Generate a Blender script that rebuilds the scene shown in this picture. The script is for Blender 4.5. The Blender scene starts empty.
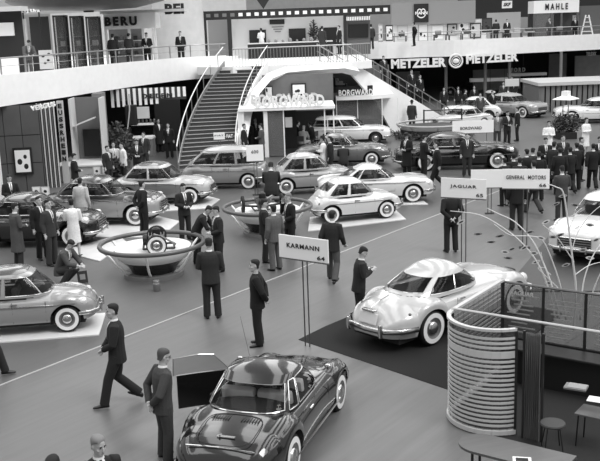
import bpy, bmesh, math, random
from mathutils import Vector, Matrix
R_ = math.radians
random.seed(7)
C = bpy.context.scene.collection
sc = bpy.context.scene
# ------------------------------------------------------------------ camera
F = 930.0; H = 6.4; PITCH = math.atan(205.5/930.0); ROLL = 0.035
cp, sp, cr, sr = math.cos(PITCH), math.sin(PITCH), math.cos(ROLL), math.sin(ROLL)
fw = Vector((0, cp, -sp)); up0 = Vector((0, sp, cp)); r0 = Vector((1, 0, 0))
RX = cr*r0 - sr*up0; UP = cr*up0 + sr*r0
cam_d = bpy.data.cameras.new('camera'); cam = bpy.data.objects.new('camera', cam_d); C.objects.link(cam)
cam_d.sensor_width = 36; cam_d.lens = F/600*36; cam_d.clip_end = 400
m = Matrix.Identity(4)
for i in range(3):
    m[i][0] = RX[i]; m[i][1] = UP[i]; m[i][2] = -fw[i]
m[2][3] = H
cam.matrix_world = m
sc.camera = cam
# ------------------------------------------------------------------ light
sc.view_settings.view_transform = 'Standard'; sc.view_settings.look = 'None'
sc.view_settings.gamma = 1.0; sc.view_settings.use_curve_mapping = False
sc.view_settings.exposure = 0.38
wd = bpy.data.worlds.new('hall_air'); sc.world = wd; wd.use_nodes = True
wd.node_tree.nodes['Background'].inputs[0].default_value = (1, 1, 1, 1)
wd.node_tree.nodes['Background'].inputs[1].default_value = 0.42
def sun(name, az, el, strength, angle):
    d = bpy.data.lights.new(name, 'SUN'); d.energy = strength; d.angle = R_(angle)
    o = bpy.data.objects.new(name, d); C.objects.link(o)
    v = Vector((math.cos(R_(el))*math.cos(R_(az)), math.cos(R_(el))*math.sin(R_(az)), math.sin(R_(el))))
    o.rotation_euler = v.to_track_quat('Z', 'Y').to_euler(); o.location = v*30
sun('daylight_from_high_windows', -38, 52, 1.15, 22)
def skylight(x, y, z, sx, sy, power):
    d = bpy.data.lights.new('skylight', 'AREA'); d.shape = 'RECTANGLE'; d.size = sx; d.size_y = sy; d.energy = power
    o = bpy.data.objects.new('skylight', d); C.objects.link(o); o.location = (x, y, z)
for i in range(7):
    skylight(-24+8*i, 38, 17, 4.2, 70, 1700)

# ------------------------------------------------------------------ helpers
def P(px, py, z=0.0, Y=None):
    u = (px-300)/F; v = (230.5-py)/F
    d = fw + u*RX + v*UP
    t = (z-H)/d.z if Y is None else Y/d.y
    return Vector((t*d.x, t*d.y, H+t*d.z))
def lin(v):
    v = v/255.0
    return v/12.92 if v <= 0.04045 else ((v+0.055)/1.055)**2.4
_m = {}
def M(name, val, rough=0.7, metal=0.0, coat=0.0, spec=0.5, noise=0.0, nscale=40, alpha=None, emit=0, bump=0.0):
    if name in _m: return _m[name]
    mt = bpy.data.materials.new(name); mt.use_nodes = True; nt = mt.node_tree; b = nt.nodes['Principled BSDF']
    L = lin(val); b.inputs['Base Color'].default_value = (L, L, L, 1)
    b.inputs['Roughness'].default_value = rough; b.inputs['Metallic'].default_value = metal
    b.inputs['Coat Weight'].default_value = coat; b.inputs['Coat Roughness'].default_value = 0.06
    b.inputs['Specular IOR Level'].default_value = spec
    if emit:
        b.inputs['Emission Color'].default_value = (1, 1, 1, 1); b.inputs['Emission Strength'].default_value = emit
    if alpha is not None: b.inputs['Alpha'].default_value = alpha
    if noise or bump:
        tc = nt.nodes.new('ShaderNodeTexCoord'); n = nt.nodes.new('ShaderNodeTexNoise')
        n.inputs['Scale'].default_value = nscale; n.inputs['Detail'].default_value = 4
        nt.links.new(tc.outputs['Object'], n.inputs['Vector'])
        if noise:
            r = nt.nodes.new('ShaderNodeValToRGB')
            a, c = L*(1-noise), min(1, L*(1+noise))
            r.color_ramp.elements[0].color = (a, a, a, 1); r.color_ramp.elements[1].color = (c, c, c, 1)
            r.color_ramp.elements[0].position = .3; r.color_ramp.elements[1].position = .7
            nt.links.new(n.outputs['Fac'], r.inputs[0]); nt.links.new(r.outputs[0], b.inputs['Base Color'])
        if bump:
            bp = nt.nodes.new('ShaderNodeBump'); bp.inputs['Strength'].default_value = bump; bp.inputs['Distance'].default_value = .01
            nt.links.new(n.outputs['Fac'], bp.inputs['Height']); nt.links.new(bp.outputs[0], b.inputs['Normal'])
    _m[name] = mt; return mt
def glass(name, val=20, trans=0.5, rough=0.03):
    if name in _m: return _m[name]
    mt = bpy.data.materials.new(name); mt.use_nodes = True; nt = mt.node_tree
    for n in list(nt.nodes): nt.nodes.remove(n)
    out = nt.nodes.new('ShaderNodeOutputMaterial'); mx = nt.nodes.new('ShaderNodeMixShader')
    tr = nt.nodes.new('ShaderNodeBsdfTransparent'); pb = nt.nodes.new('ShaderNodeBsdfPrincipled')
    tr.inputs[0].default_value = (.85, .85, .85, 1)
    L = lin(val); pb.inputs['Base Color'].default_value = (L, L, L, 1); pb.inputs['Roughness'].default_value = rough
    mx.inputs[0].default_value = 1-trans
    nt.links.new(tr.outputs[0], mx.inputs[1]); nt.links.new(pb.outputs[0], mx.inputs[2]); nt.links.new(mx.outputs[0], out.inputs[0])
    _m[name] = mt; return mt
chrome = M('chrome', 200, .18, 1.0)
white = M('white_plaster', 236, .6, noise=.03, nscale=3)
black = M('black_paint', 14, .5)
dark = M('dark_interior', 22, .8)
rubber = M('tyre_rubber', 16, .75)
wwall = M('white_wall_rubber', 225, .6)
glassm = glass('car_glass', 10, .62)
clear = glass('clear_glass', 120, .82)
steel = M('painted_steel', 150, .4, .6)

def thing(name, label, cat, loc=(0, 0, 0), rz=0, group=None):
    o = bpy.data.objects.new(name, None); C.objects.link(o); o.empty_display_size = .2
    o.location = loc; o.rotation_euler = (0, 0, rz); o['label'] = label; o['category'] = cat
    if group: o['group'] = group
    return o
def obj(name, bm, mat, parent=None, smooth=False, sharp=None):
    me = bpy.data.meshes.new(name)
    if isinstance(bm, bpy.types.Mesh): me = bm
    else:
        bmesh.ops.recalc_face_normals(bm, faces=bm.faces[:])
        bm.to_mesh(me); bm.free()
    if isinstance(mat, (list, tuple)):
        for x in mat: me.materials.append(x)
    elif mat: me.materials.append(mat)
    if smooth:
        for p in me.polygons: p.use_smooth = True
        if sharp: me.set_sharp_from_angle(angle=R_(sharp))
    o = bpy.data.objects.new(name, me); C.objects.link(o)
    if parent: o.parent = parent
    return o
def tag(o, label, cat, group=None, kind=None):
    o['label'] = label; o['category'] = cat
    if group: o['group'] = group
    if kind: o['kind'] = kind
    return o
def struct(name, bm, mat, **k):
    o = obj(name, bm, mat, **k); o['kind'] = 'structure'; return o
def B(): return bmesh.new()
def box(bm, c, s, rot=None, bev=0.0):
    r = bmesh.ops.create_cube(bm, size=1.0); vs = r['verts']
    for v in vs: v.co = Vector((v.co.x*s[0], v.co.y*s[1], v.co.z*s[2]))
    if bev:
        es = list({e for v in vs for e in v.link_edges})
        r2 = bmesh.ops.bevel(bm, geom=es, offset=bev, segments=2, affect='EDGES', profile=.6)
        vs = list({v for f in r2['faces'] for v in f.verts} | {v for v in vs if v.is_valid})
    mt = Matrix.Translation(Vector(c)) @ (rot.to_4x4() if rot else Matrix.Identity(4))
    for v in vs: v.co = mt @ v.co
    return vs
def bx(bm, x0, x1, y0, y1, z0, z1, bev=0.0):
    return box(bm, ((x0+x1)/2, (y0+y1)/2, (z0+z1)/2), (abs(x1-x0), abs(y1-y0), abs(z1-z0)), bev=bev)
def loft(bm, rings, closed=True, caps=True):
    vr = [[bm.verts.new(p) for p in r] for r in rings]; n = len(vr[0]); fs = []
    for a, b in zip(vr, vr[1:]):
        for i in range(n if closed else n-1):
            j = (i+1) % n
            try: fs.append(bm.faces.new((a[i], a[j], b[j], b[i])))
            except ValueError: pass
    if caps and closed:
        bm.faces.new(vr[0]); bm.faces.new(vr[-1][::-1])
    return vr, fs
def tube(bm, pts, rad, n=8, side=None, caps=True):
    """tube along pts; rad: number, or list of numbers / (rx, ry) with rx along the side hint"""
    pts = [Vector(p) for p in pts]; rings = []
    if not isinstance(rad, (list, tuple)): rad = [rad]*len(pts)
    prev = Vector(side) if side else None
    for i, p in enumerate(pts):
        d = (pts[min(i+1, len(pts)-1)]-pts[max(i-1, 0)])
        if d.length < 1e-9: d = Vector((0, 0, 1))
        d.normalize()
        s = prev if prev else (Vector((1, 0, 0)) if abs(d.x) < .9 else Vector((0, 1, 0)))
        s = (s-d*s.dot(d))
        if s.length < 1e-5: s = d.orthogonal()
        s.normalize(); t = d.cross(s)
        if not side: prev = s
        r = rad[i]; rx, ry = r if isinstance(r, (list, tuple)) else (r, r)
        rings.append([p+s*(rx*math.cos(2*math.pi*k/n))+t*(ry*math.sin(2*math.pi*k/n)) for k in range(n)])
    loft(bm, rings, True, caps)
def ell(bm, c, r, seg=12, rot=None):
    q = bmesh.ops.create_uvsphere(bm, u_segments=seg, v_segments=max(6, seg//2), radius=1.0)
    for v in q['verts']:
        p = Vector((v.co.x*r[0], v.co.y*r[1], v.co.z*r[2]))
        v.co = (rot @ p if rot else p)+Vector(c)
def lathe(bm, prof, n=24, c=(0, 0, 0), axis='Z', caps=True):
    rings = []
    for r, h in prof:
        ring = []
        for k in range(n):
            a = 2*math.pi*k/n; x, y = r*math.cos(a), r*math.sin(a)
            p = (x, y, h) if axis == 'Z' else (x, h, y)
            ring.append(Vector(p)+Vector(c))
        rings.append(ring)
    loft(bm, rings, True, caps)
def prism(bm, poly, z0, z1):
    a = [bm.verts.new((p[0], p[1], z0)) for p in poly]; b = [bm.verts.new((p[0], p[1], z1)) for p in poly]
    n = len(poly)
    bm.faces.new(a[::-1]); bm.faces.new(b)
    for i in range(n): bm.faces.new((a[i], a[(i+1) % n], b[(i+1) % n], b[i]))
def xprism(bm, poly, y0, y1):
    """polygon in XZ extruded along Y"""
    a = [bm.verts.new((p[0], y0, p[1])) for p in poly]; b = [bm.verts.new((p[0], y1, p[1])) for p in poly]
    n = len(poly)
    bm.faces.new(a); bm.faces.new(b[::-1])
    for i in range(n): bm.faces.new((a[i], a[(i+1) % n], b[(i+1) % n], b[i]))
def text_mesh(s, width, height, depth=.02, bold=0.0, shear=0.0, spacing=1.0):
    cu = bpy.data.curves.new('t', 'FONT'); cu.body = s; cu.extrude = .5; cu.offset = bold; cu.shear = shear
    cu.space_character = spacing; cu.resolution_u = 3
    o = bpy.data.objects.new('t', cu); C.objects.link(o)
    dg = bpy.context.evaluated_depsgraph_get(); dg.update()
    me = bpy.data.meshes.new_from_object(o.evaluated_get(dg))
    bpy.data.objects.remove(o); bpy.data.curves.remove(cu)
    xs = [v.co.x for v in me.vertices]; ys = [v.co.y for v in me.vertices]
    x0, x1, y0, y1 = min(xs), max(xs), min(ys), max(ys)
    for v in me.vertices:
        x, y, z = v.co
        v.co = ((x-(x0+x1)/2)/(x1-x0)*width, -z*depth-depth/2, (y-(y0+y1)/2)/(y1-y0)*height)
    return me
def lettering(s, w, h, mat, parent, c, depth=.02, bold=.02, name='lettering', shear=0.0, spacing=1.0, rz=0):
    o = obj(name, text_mesh(s, w, h, depth, bold, shear, spacing), mat, parent); o.location = c; o.rotation_euler = (0, 0, rz); return o
def interp(pts, x):
    if x <= pts[0][0]: return pts[0][1]
    for i in range(len(pts)-1):
        (x0, y0), (x1, y1) = pts[i], pts[i+1]
        if x <= x1:
            h = x1-x0; t = (x-x0)/h
            m0 = (pts[i+1][1]-pts[i-1][1])/(pts[i+1][0]-pts[i-1][0]) if i > 0 else (y1-y0)/h
            m1 = (pts[i+2][1]-pts[i][1])/(pts[i+2][0]-pts[i][0]) if i+2 < len(pts) else (y1-y0)/h
            return (2*t**3-3*t*t+1)*y0+(t**3-2*t*t+t)*h*m0+(-2*t**3+3*t*t)*y1+(t**3-t*t)*h*m1
    return pts[-1][1]
def fuse(bm, voxel, name, mat, parent, smooth_it=2):
    me = bpy.data.meshes.new('tmp'); bmesh.ops.recalc_face_normals(bm, faces=bm.faces[:]); bm.to_mesh(me); bm.free()
    o = bpy.data.objects.new('tmp', me); C.objects.link(o)
    md = o.modifiers.new('r', 'REMESH'); md.mode = 'VOXEL'; md.voxel_size = voxel
    if smooth_it:
        s = o.modifiers.new('s', 'SMOOTH'); s.factor = .5; s.iterations = smooth_it
    dg = bpy.context.evaluated_depsgraph_get(); dg.update()
    out = bpy.data.meshes.new_from_object(o.evaluated_get(dg)); out.name = name
    bpy.data.objects.remove(o); bpy.data.meshes.remove(me)
    out.materials.clear()
    return obj(name, out, mat, parent, smooth=True)
# ------------------------------------------------------------------ floor and shell
D = Vector((.59, .81, 0)).normalized(); E_ = Vector((.81, -.59, 0)).normalized()   # aisle direction and its right-hand side
GRID = math.atan2(E_.y, E_.x)
def floor_mat(name, val, streak=.12, scale=1.0, rough=.5, seam=0.0):
    mt = bpy.data.materials.new(name); mt.use_nodes = True; nt = mt.node_tree; b = nt.nodes['Principled BSDF']
    tc = nt.nodes.new('ShaderNodeTexCoord'); mp = nt.nodes.new('ShaderNodeMapping'); n = nt.nodes.new('ShaderNodeTexNoise')
    mp.vector_type = 'TEXTURE'; mp.inputs['Rotation'].default_value = (0, 0, GRID); mp.inputs['Scale'].default_value = (.12/scale, 2.2/scale, 1)
    n.inputs['Scale'].default_value = 1; n.inputs['Detail'].default_value = 6; n.inputs['Roughness'].default_value = .65
    n2 = nt.nodes.new('ShaderNodeTexNoise'); n2.inputs['Scale'].default_value = .35; n2.inputs['Detail'].default_value = 5
    nt.links.new(tc.outputs['Object'], mp.inputs[0]); nt.links.new(mp.outputs[0], n.inputs['Vector']); nt.links.new(tc.outputs['Object'], n2.inputs['Vector'])
    mx = nt.nodes.new('ShaderNodeMath'); mx.operation = 'ADD'; nt.links.new(n.outputs['Fac'], mx.inputs[0]); nt.links.new(n2.outputs['Fac'], mx.inputs[1])
    r = nt.nodes.new('ShaderNodeMapRange'); L = lin(val)
    r.inputs[1].default_value = .6; r.inputs[2].default_value = 1.4; r.inputs[3].default_value = L*(1-streak); r.inputs[4].default_value = L*(1+streak)
    nt.links.new(mx.outputs[0], r.inputs[0])
    nt.links.new(r.outputs[0], b.inputs['Base Color']); b.inputs['Roughness'].default_value = rough
    return mt
fl_main = floor_mat('grey_carpet', 89, .13, 1.0, .42); fl_aisle = floor_mat('aisle_carpet', 97, .2, 1.0, .42)
fl_wood = floor_mat('light_boards', 102, .34, .35, .42); fl_dark = floor_mat('dark_carpet', 62, .12)
bm = B(); bx(bm, -60, 70, 2, 125, -.2, 0); struct('floor', bm, fl_main)
def strip(a, b, w, z0, z1, bm):
    d = (b-a).normalized(); s = Vector((-d.y, d.x, 0))*w/2
    prism(bm, [a-s, b-s, b+s, a+s], z0, z1)
def g(px, py): return P(px, py)
L1a, L1b = g(0, 386), g(420, 222)
d1 = (L1b-L1a).normalized()
# aisle carpet lies to the right of the first line
bm = B(); a0 = L1a-d1*12; a1 = L1a+d1*34; sR = Vector((d1.y, -d1.x, 0))
bm2 = B(); prism(bm2, [a0+sR*.03, a1+sR*.03, a1+sR*11, a0+sR*6], 0, .006); struct('floor_aisle', bm2, fl_aisle)
strip(a0, a1, .045, 0, .02, bm); struct('trim_1', bm, M('pale_edging', 165, .5))
bm = B(); b0, b1 = g(116, 452), g(200, 408); dd = (b1-b0).normalized(); strip(b0-dd*4, b1+dd*1.4, .03, .006, .014, bm); struct('trim_2', bm, M('pale_edging', 165, .5))
c0, c1 = g(310, 345), g(450, 392)
bm = B(); dn = (c1-c0).normalized(); 
lb = g(116, 452); ld = (c0-lb).normalized(); prism(bm, [c0-dn*.35, c0+dn*7, c0+dn*7-d1*9, c0-ld*10-dn*.35], .006, .03); struct('floor_boards', bm, fl_wood)
# black mat under the white coupe
q0 = c0+dn*.0; bm = B()
prism(bm, [q0-dn*.35, q0+dn*3.75, q0+dn*3.75+d1*5.2, q0+d1*5.2-dn*.0, q0-dn*.35+d1*1.0], .007, .04)
tag(obj('display_mat', bm, M('black_mat', 18, .95, noise=.3, nscale=120)), 'black mat on which the pale fastback coupe stands', 'mat')
bm = B(); e0, e1 = g(487, 300), g(552, 233)
e0 = e0+Vector((.5, .6, 0)); prism(bm, [e0, e1, e1+Vector((14, 9.5, 0)), e0+Vector((16, -2, 0))], .007, .03)
tag(obj('display_mat', bm, fl_dark), 'dark grey carpet of the motor stand behind the white branches', 'carpet')

# balcony: parapet top z 4.85, floor 4.5, soffit 3.6
def parapet(name, px, ytop, yback, x_out0, x_out1):
    pts = [P(a, b, 4.85) for a, b in zip(px, ytop)]
    # resample smoothly
    xs = [(p.x, p.y) for p in pts]; n = 48; fine = []
    for i in range(n+1):
        x = xs[0][0]+(xs[-1][0]-xs[0][0])*i/n; fine.append(Vector((x, interp(xs, x), 0)))
    bm = B(); prism(bm, [(p.x, p.y) for p in fine]+[(x_out1, yback), (x_out0, yback)], 3.6, 4.5)
    inn = []
    for i, p in enumerate(fine):
        t = (fine[min(i+1, n)]-fine[max(i-1, 0)]).normalized(); inn.append(p+Vector((-t.y, t.x, 0))*.16)
    for i in range(n):
        prism(bm, [fine[i], fine[i+1], inn[i+1], inn[i]], 4.5, 4.85)
    bmesh.ops.remove_doubles(bm, verts=bm.verts[:], dist=.0005)
    struct(name, bm, white)
    return fine, inn
fineL, innL = parapet('balcony_left', [-70, -30, 0, 60, 100, 147, 190, 226], [83, 78.5, 75, 69.2, 65, 60.5, 57, 55.5], 80, -30, -3.6)
fineR, innR = parapet('balcony_right', [336, 380, 420, 460, 500, 550, 600, 680], [43.5, 42.5, 41, 39.8, 38.2, 36, 33.8, 29.5], 98, 2.2, 48)
def railing(inn, label, step=1.6, z0=4.85, z1=5.5):
    t = thing('balcony_railing', label, 'railing', inn[0])
    bm = B(); tube(bm, [p-inn[0]+Vector((0, 0, z1)) for p in inn], .035, 6); obj('top_rail', bm, steel, t)
    acc = 0; last = inn[0]
    for p in inn:
        acc += (p-last).length; last = p
        if acc >= step:
            acc = 0; bm = B(); q = p-inn[0]; bx(bm, q.x-.03, q.x+.03, q.y-.03, q.y+.03, z0, z1); obj('post', bm, steel, t)
    bm = B(); tube(bm, [p-inn[0]+Vector((0, 0, (z0+z1)/2)) for p in inn], .012, 5); obj('middle_rail', bm, steel, t)
railing(innL, 'thin grey railing along the left balcony, beside the glass cases')
railing(innR, 'thin grey railing along the right balcony above the large white letters', 2.2)
# landing joining the two stairs
LZ = 4.3
lx0, lx1 = P(243, 60, LZ).x, 4.2; LY = 51.0
bm = B(); prism(bm, [(lx0-.0, LY), (3.2, LY+1.2), (4.4, LY+2.4), (4.4, 74), (-5.4, 74), (-5.4, LY+1.6)], LZ-.42, LZ); struct('landing', bm, white)
# walls behind
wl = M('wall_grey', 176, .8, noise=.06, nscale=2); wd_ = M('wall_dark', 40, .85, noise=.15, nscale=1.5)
wm = M('wall_mid', 105, .8, noise=.08, nscale=2)
bm = B(); bx(bm, -45, 70, 110, 110.6, 0, 24); struct('wall_back', bm, wl)
bm = B(); prism(bm, [(-20, 79), (-3.8, 79), (-3.8, 79.4), (-20, 79.4)], 4.5, 15); struct('wall_balcony', bm, wl)
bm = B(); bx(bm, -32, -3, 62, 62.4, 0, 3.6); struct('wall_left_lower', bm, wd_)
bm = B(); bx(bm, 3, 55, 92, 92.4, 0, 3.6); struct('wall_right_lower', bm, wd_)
# round white hall column between the stands and the film strip stand
bm = B(); a, b = P(152, 30, Y=60).x, P(204, 30, Y=60).x
lathe(bm, [((b-a)/2, 4.5), ((b-a)/2, 16)], 40, ((a+b)/2, 60, 0)); struct('wall_drum', bm, wl, smooth=True, sharp=40)

# ------------------------------------------------------------------ left stair, rising away to the landing
def left_stair():
    t = thing('curved_staircase', 'wide curved staircase rising behind the grey six-window car', 'staircase', (-4.2, 43.6, 0))
    o = Vector((-4.2, 43.6, 0)); n = 26
    # left and right edges as ground-plan curves
    def edge(s):   # s 0..1
        l = Vector((-5.55+.0*s+1.75*s*s, 43.3+8.6*s, 0)); r = Vector((-3.0-.25*s+1.75*s*s, 44.2+7.1*s, 0)); return l, r
    bm = B(); bd = B()
    for i in range(n):
        z1 = LZ*(i+1)/n; z0 = max(0, z1-.45)
        l0, r0_ = edge(i/n); l1, r1 = edge((i+1)/n)
        prism(bm, [p-o for p in (l0, r0_, r1, l1)], z0, z1)
        nl, nr = edge((i+.12)/n); prism(bd, [p-o for p in (l0-Vector((0, .03, 0)), r0_-Vector((0, .03, 0)), nr, nl)], z1-.02, z1+.012)
    obj('steps', bm, M('stair_dark', 62, .6, noise=.1, nscale=5), t); obj('nosing', bd, M('stair_nosing', 165, .5), t)
    for k, nm in ((0, 'stringer'), (1, 'stringer')):
        bm = B()
        for i in range(n):
            a, b = edge(i/n)[k]-o, edge((i+1)/n)[k]-o
            s = -.06 if k == 0 else .10
            za, zb = LZ*i/n, LZ*(i+1)/n
            v = [(a.x, a.y, za-.35), (b.x, b.y, zb-.35), (b.x, b.y, zb+.3), (a.x, a.y, za+.3)]
            v = [Vector((p[0], p[1], max(0, p[2]))) for p in v]; q = [p+Vector((s, 0, 0)) for p in v]
            loft(bm, [v, q])
        obj(nm, bm, white if k else steel, t)
        # handrail on posts
        hr = [edge(i/26)[k]-o+Vector((-.07 if k == 0 else .07, 0, LZ*i/26+1.05)) for i in range(27)]
        bm = B(); tube(bm, hr, .03, 6); obj('handrail', bm, M('handrail_white', 220, .3), t)
        for i in range(0, 27, 3):
            bm = B(); tube(bm, [hr[i], hr[i]-Vector((0, 0, .85))], .02, 5); obj('baluster', bm, steel, t)
left_stair()
# sweeping white arch under the landing
def arch():
    pts = [(-2.75, 45.0, .0), (-2.72, 45.8, 1.0), (-2.5, 46.9, 2.1), (-2.1, 48.2, 3.05), (-1.4, 49.6, 3.75), (-.5, 50.3, 4.0), (1, 50.7, 4.02), (2.6, 51.4, 4.0), (3.4, 52, 3.75)]
    bm = B(); tube(bm, pts, [(.3, .24)]*len(pts), 4, side=(1, -.3, 0)); obj_ = struct('trim_3', bm, white)
arch()
# ------------------------------------------------------------------ right stair
def right_stair():
    a = Vector((3.0, 52.6, 0)); b = Vector((9.6, 58.6, 0)); d = (b-a).normalized(); L = (b-a).length; n = 25
    rz = math.atan2(d.y, d.x)
    t = thing('straight_staircase', 'white staircase descending to the right below the large letters', 'staircase', a, rz)
    bm = B()
    for i in range(n):
        x0, x1 = L*i/n, L*(i+1)/n; z1 = LZ*(1-(i+1)/n)+LZ/n; bx(bm, x0, x1, .1, 2.2, max(0, z1-.5), z1)
    obj('steps', bm, M('stair_dark2', 120, .6), t)
    bm = B(); xprism(bm, [(0, LZ+.1), (L+.2, .12), (L+.2, 0), (3.6, 0), (2.2, 1.9), (0, LZ-.5)], -.02, .12); obj('stringer', bm, white, t)
    bm = B(); xprism(bm, [(0, LZ+.1), (L, .1), (L, 0), (L-.6, 0), (0, LZ-.4)], 2.2, 2.32); obj('stringer', bm, white, t)
    for y in (.05, 2.26):
        bm = B(); tube(bm, [(-.2, y, LZ+1.0), (L, y, 1.0), (L+.1, y, .9), (L+.1, y, 0)], .035, 6); obj('handrail', bm, steel, t)
        bm = B(); tube(bm, [(-.2, y, LZ+.6), (L, y, .6)], .02, 6); obj('handrail', bm, steel, t)
        for i in range(0, 25, 2):
            x = L*i/25; z = LZ*(1-i/25); bm = B(); bx(bm, x-.02, x+.02, y-.02, y+.02, z, z+1.0); obj('baluster', bm, steel, t)
right_stair()
t = thing('landing_railing', 'railing with upright bars along the landing between the stairs', 'railing', (lx0, LY, LZ))
rp = [Vector((0, .15, 0)), Vector((3.2-lx0, 1.3, 0)), Vector((4.3-lx0, 2.5, 0))]
bm = B(); tube(bm, [p+Vector((0, 0, .95)) for p in rp], .04, 6); obj('top_rail', bm, steel, t)
bm = B()
for k in range(len(rp)-1):
    n = 38 if k == 0 else 8
    for i in range(n):
        p = rp[k].lerp(rp[k+1], i/n); bx(bm, p.x-.012, p.x+.012, p.y-.012, p.y+.012, 0, .95)
obj('upright_bars', bm, steel, t)
# ------------------------------------------------------------------ cars
paint_cache = {}
def paint(v, rough=.22):
    return M('car_paint_%d' % v, v, rough, 0, .9, .5)
def make_wheel(parent, x, y, r, sgn, ww=True, steer=0, name='wheel', cap=True):
    w = r*.36
    bm = B(); lathe(bm, [(r*.60, -w/2), (r*.80, -w/2), (r*.95, -w*.42), (r, -w*.2), (r, w*.2), (r*.95, w*.42), (r*.80, w/2), (r*.60, w/2), (r*.55, 0)], 28, axis='Y', caps=False)
    o = obj(name, bm, rubber, parent, smooth=True, sharp=50); o.location = (x, y, r); o.rotation_euler = (0, 0, steer)
    s = sgn
    if ww:
        bm = B(); lathe(bm, [(r*.60, s*(w/2+.004)), (r*.86, s*(w/2+.0)), (r*.86, s*(w/2-.02)), (r*.60, s*(w/2-.02))], 28, axis='Y', caps=False)
        obj('white_wall', bm, wwall, o, smooth=True, sharp=50)
    bm = B(); lathe(bm, [(r*.62, s*(w*.1)), (r*.62, s*(w/2+.002)), (r*.55, s*(w/2-.01)), (r*.42, s*(w/2-.035)), (r*.34, s*(w/2-.03))], 28, axis='Y', caps=True)
    obj('rim', bm, M('wheel_rim', 120, .35, .5), o, smooth=True, sharp=50)
    if cap:
        bm = B(); lathe(bm, [(r*.40, s*(w/2-.034)), (r*.38, s*(w/2+.0)), (r*.28, s*(w/2+.02)), (r*.12, s*(w/2+.03)), (r*.01, s*(w/2+.032))], 24, axis='Y', caps=True)
        obj('hubcap', bm, chrome, o, smooth=True, sharp=50)
    return o
class Car: pass
def sell(c, n): # signed power
    return math.copysign(abs(c)**(2.0/n), c)
def make_car(S, label, upper=None, lower=None, roof=None, cat='car', name='car', glassmat=None):
    """local +X is forward, origin on the ground midway between the axles"""
    t = thing(name, label, cat)
    L, W = S['L'], S['W']; xr, xf = -S['wb']/2-S['ro'], S['wb']/2+S['fo']; Lh = (xf-xr)/2; xc = (xf+xr)/2
    r = S['r']; ra = r*S.get('arch', 1.22); sill = S.get('sill', .22); n = S.get('n', 3.2)
    deck, plan = S['deck'], S['plan']; re = S.get('re', .28); belt2 = S.get('split')
    xs = set()
    N = 44
    for i in range(N+1): xs.add(round(xr+(xf-xr)*i/N, 4))
    for k in range(7):
        a = math.pi/2*k/6; xs.add(round(xf-re+re*math.sin(a), 4)); xs.add(round(xr+re-re*math.sin(a), 4))
    for xw in (-S['wb']/2, S['wb']/2):
        for k in range(15): xs.add(round(xw-ra*math.cos(math.pi*k/14), 4))
        xs.add(round(xw-ra-.004, 4)); xs.add(round(xw+ra+.004, 4))
    xs = sorted(xs)
    out = [xs[0]]
    for x in xs[1:]:
        if x-out[-1] > .0035: out.append(x)
    xs = out
    ridge = S.get('ridge', []); skirt = S.get('skirt', False)
    nl, nu = 5, 20
    def section(x):
        q = 1.0
        if x > xf-re: q = math.sqrt(max(0, 1-((x-(xf-re))/re)**2))
        if x < xr+re: q = math.sqrt(max(0, 1-(((xr+re)-x)/re)**2))
        w = interp(plan, x)*W/2 - re*.75*(1-q)
        zt = interp(deck, x) - S.get('endz', .16)*(1-q)
        zl = sill + S.get('endl', .14)*(1-q)
        for j, xw in enumerate((-S['wb']/2, S['wb']/2)):
            if abs(x-xw) < ra and not (skirt and j == 0): zl = max(zl, r*.95+math.sqrt(max(0, ra*ra-(x-xw)**2)))
        zm = max(S.get('zm', .52), zl+.06); zm = min(zm, zt-.1)
        rg = interp(ridge, x) if ridge else 0
        pts = []
        for k in range(nl):
            s = k/nl; z = zl+(zm-zl)*s; y = w*(1-S.get('tuck', .07)*(1-(z-sill)/max(.05, zm-sill))**2 if z < zm else 1); pts.append((y, z))
        for k in range(nu+1):
            a = math.pi/2*k/nu; y = w*abs(math.cos(a))**(2/n); z = zm+(zt-zm)*math.sin(a)**(2/n)
            yy = y/w; z += rg*math.exp(-((yy-.8)/.15)**2)*min(1, max(0, (z-zm)/(zt-zm)*1.5-.4))
            z -= S.get('crown', .04)*yy*yy*(1 if k > nu*.3 else 0)
            pts.append((y, z))
        return pts
    rings = []
    for x in xs:
        h = section(x)
        rings.append([Vector((x, -y, z)) for y, z in h]+[Vector((x, y, z)) for y, z in h[-2::-1]])
    bm = B(); vr, fs = loft(bm, rings, closed=False, caps=False)
    for rr in (vr[0], vr[-1]):
        bm.faces.new(rr)
    G = S['cab']   # dict xb0 xb1 (base rear/front), xt0 xt1 (roof edge), wb_, wt, zb, zt, dome
    mats = [upper, lower or upper, dark]
    for f in bm.faces:
        c = f.calc_center_median()
        if belt2 is not None and c.z < interp(belt2, c.x): f.material_index = 1
        ax = (G['xb1']-G['xb0'])/2; cx = (G['xb1']+G['xb0'])/2
        if abs((c.x-cx)/(ax*.92))**3+abs(c.y/(G['wb']*.9))**3 < 1 and c.z > interp(deck, c.x)-.2: f.material_index = 2
    obj('body', bm, mats, t, smooth=True, sharp=38)
    # underside
    bm = B(); bx(bm, xr+.25, xf-.25, -W*.36, W*.36, .16, sill+.12)
    for xw in (-S['wb']/2, S['wb']/2): bx(bm, xw-ra*.98, xw+ra*.98, -W*.30, W*.30, sill, .62)
    obj('underbody', bm, dark, t)
    # greenhouse
    nn = G.get('n', 4.0)
    def gp(a, tt, off=0.0):
        tp = tt**1.3
        x0 = G['xb0']+(G['xt0']-G['xb0'])*(tp**G.get('pr', 1.0)); x1 = G['xb1']+(G['xt1']-G['xb1'])*tp
        w = G['wb']+(G['wt']-G['wb'])*tp; z = G['zb']+(G['zt']-G['zb'])*tt
        z += G.get('slope', 0)*((x0+x1)/2-0)*0
        cx, ax = (x0+x1)/2, (x1-x0)/2+off
        ca, sa = math.cos(a), math.sin(a)
        x = cx+ax*sell(ca, nn)
        y = (w+off)*sell(sa, nn)*(1-G.get('taper', 0)*max(0, (cx-x)/ax)**2)
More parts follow.
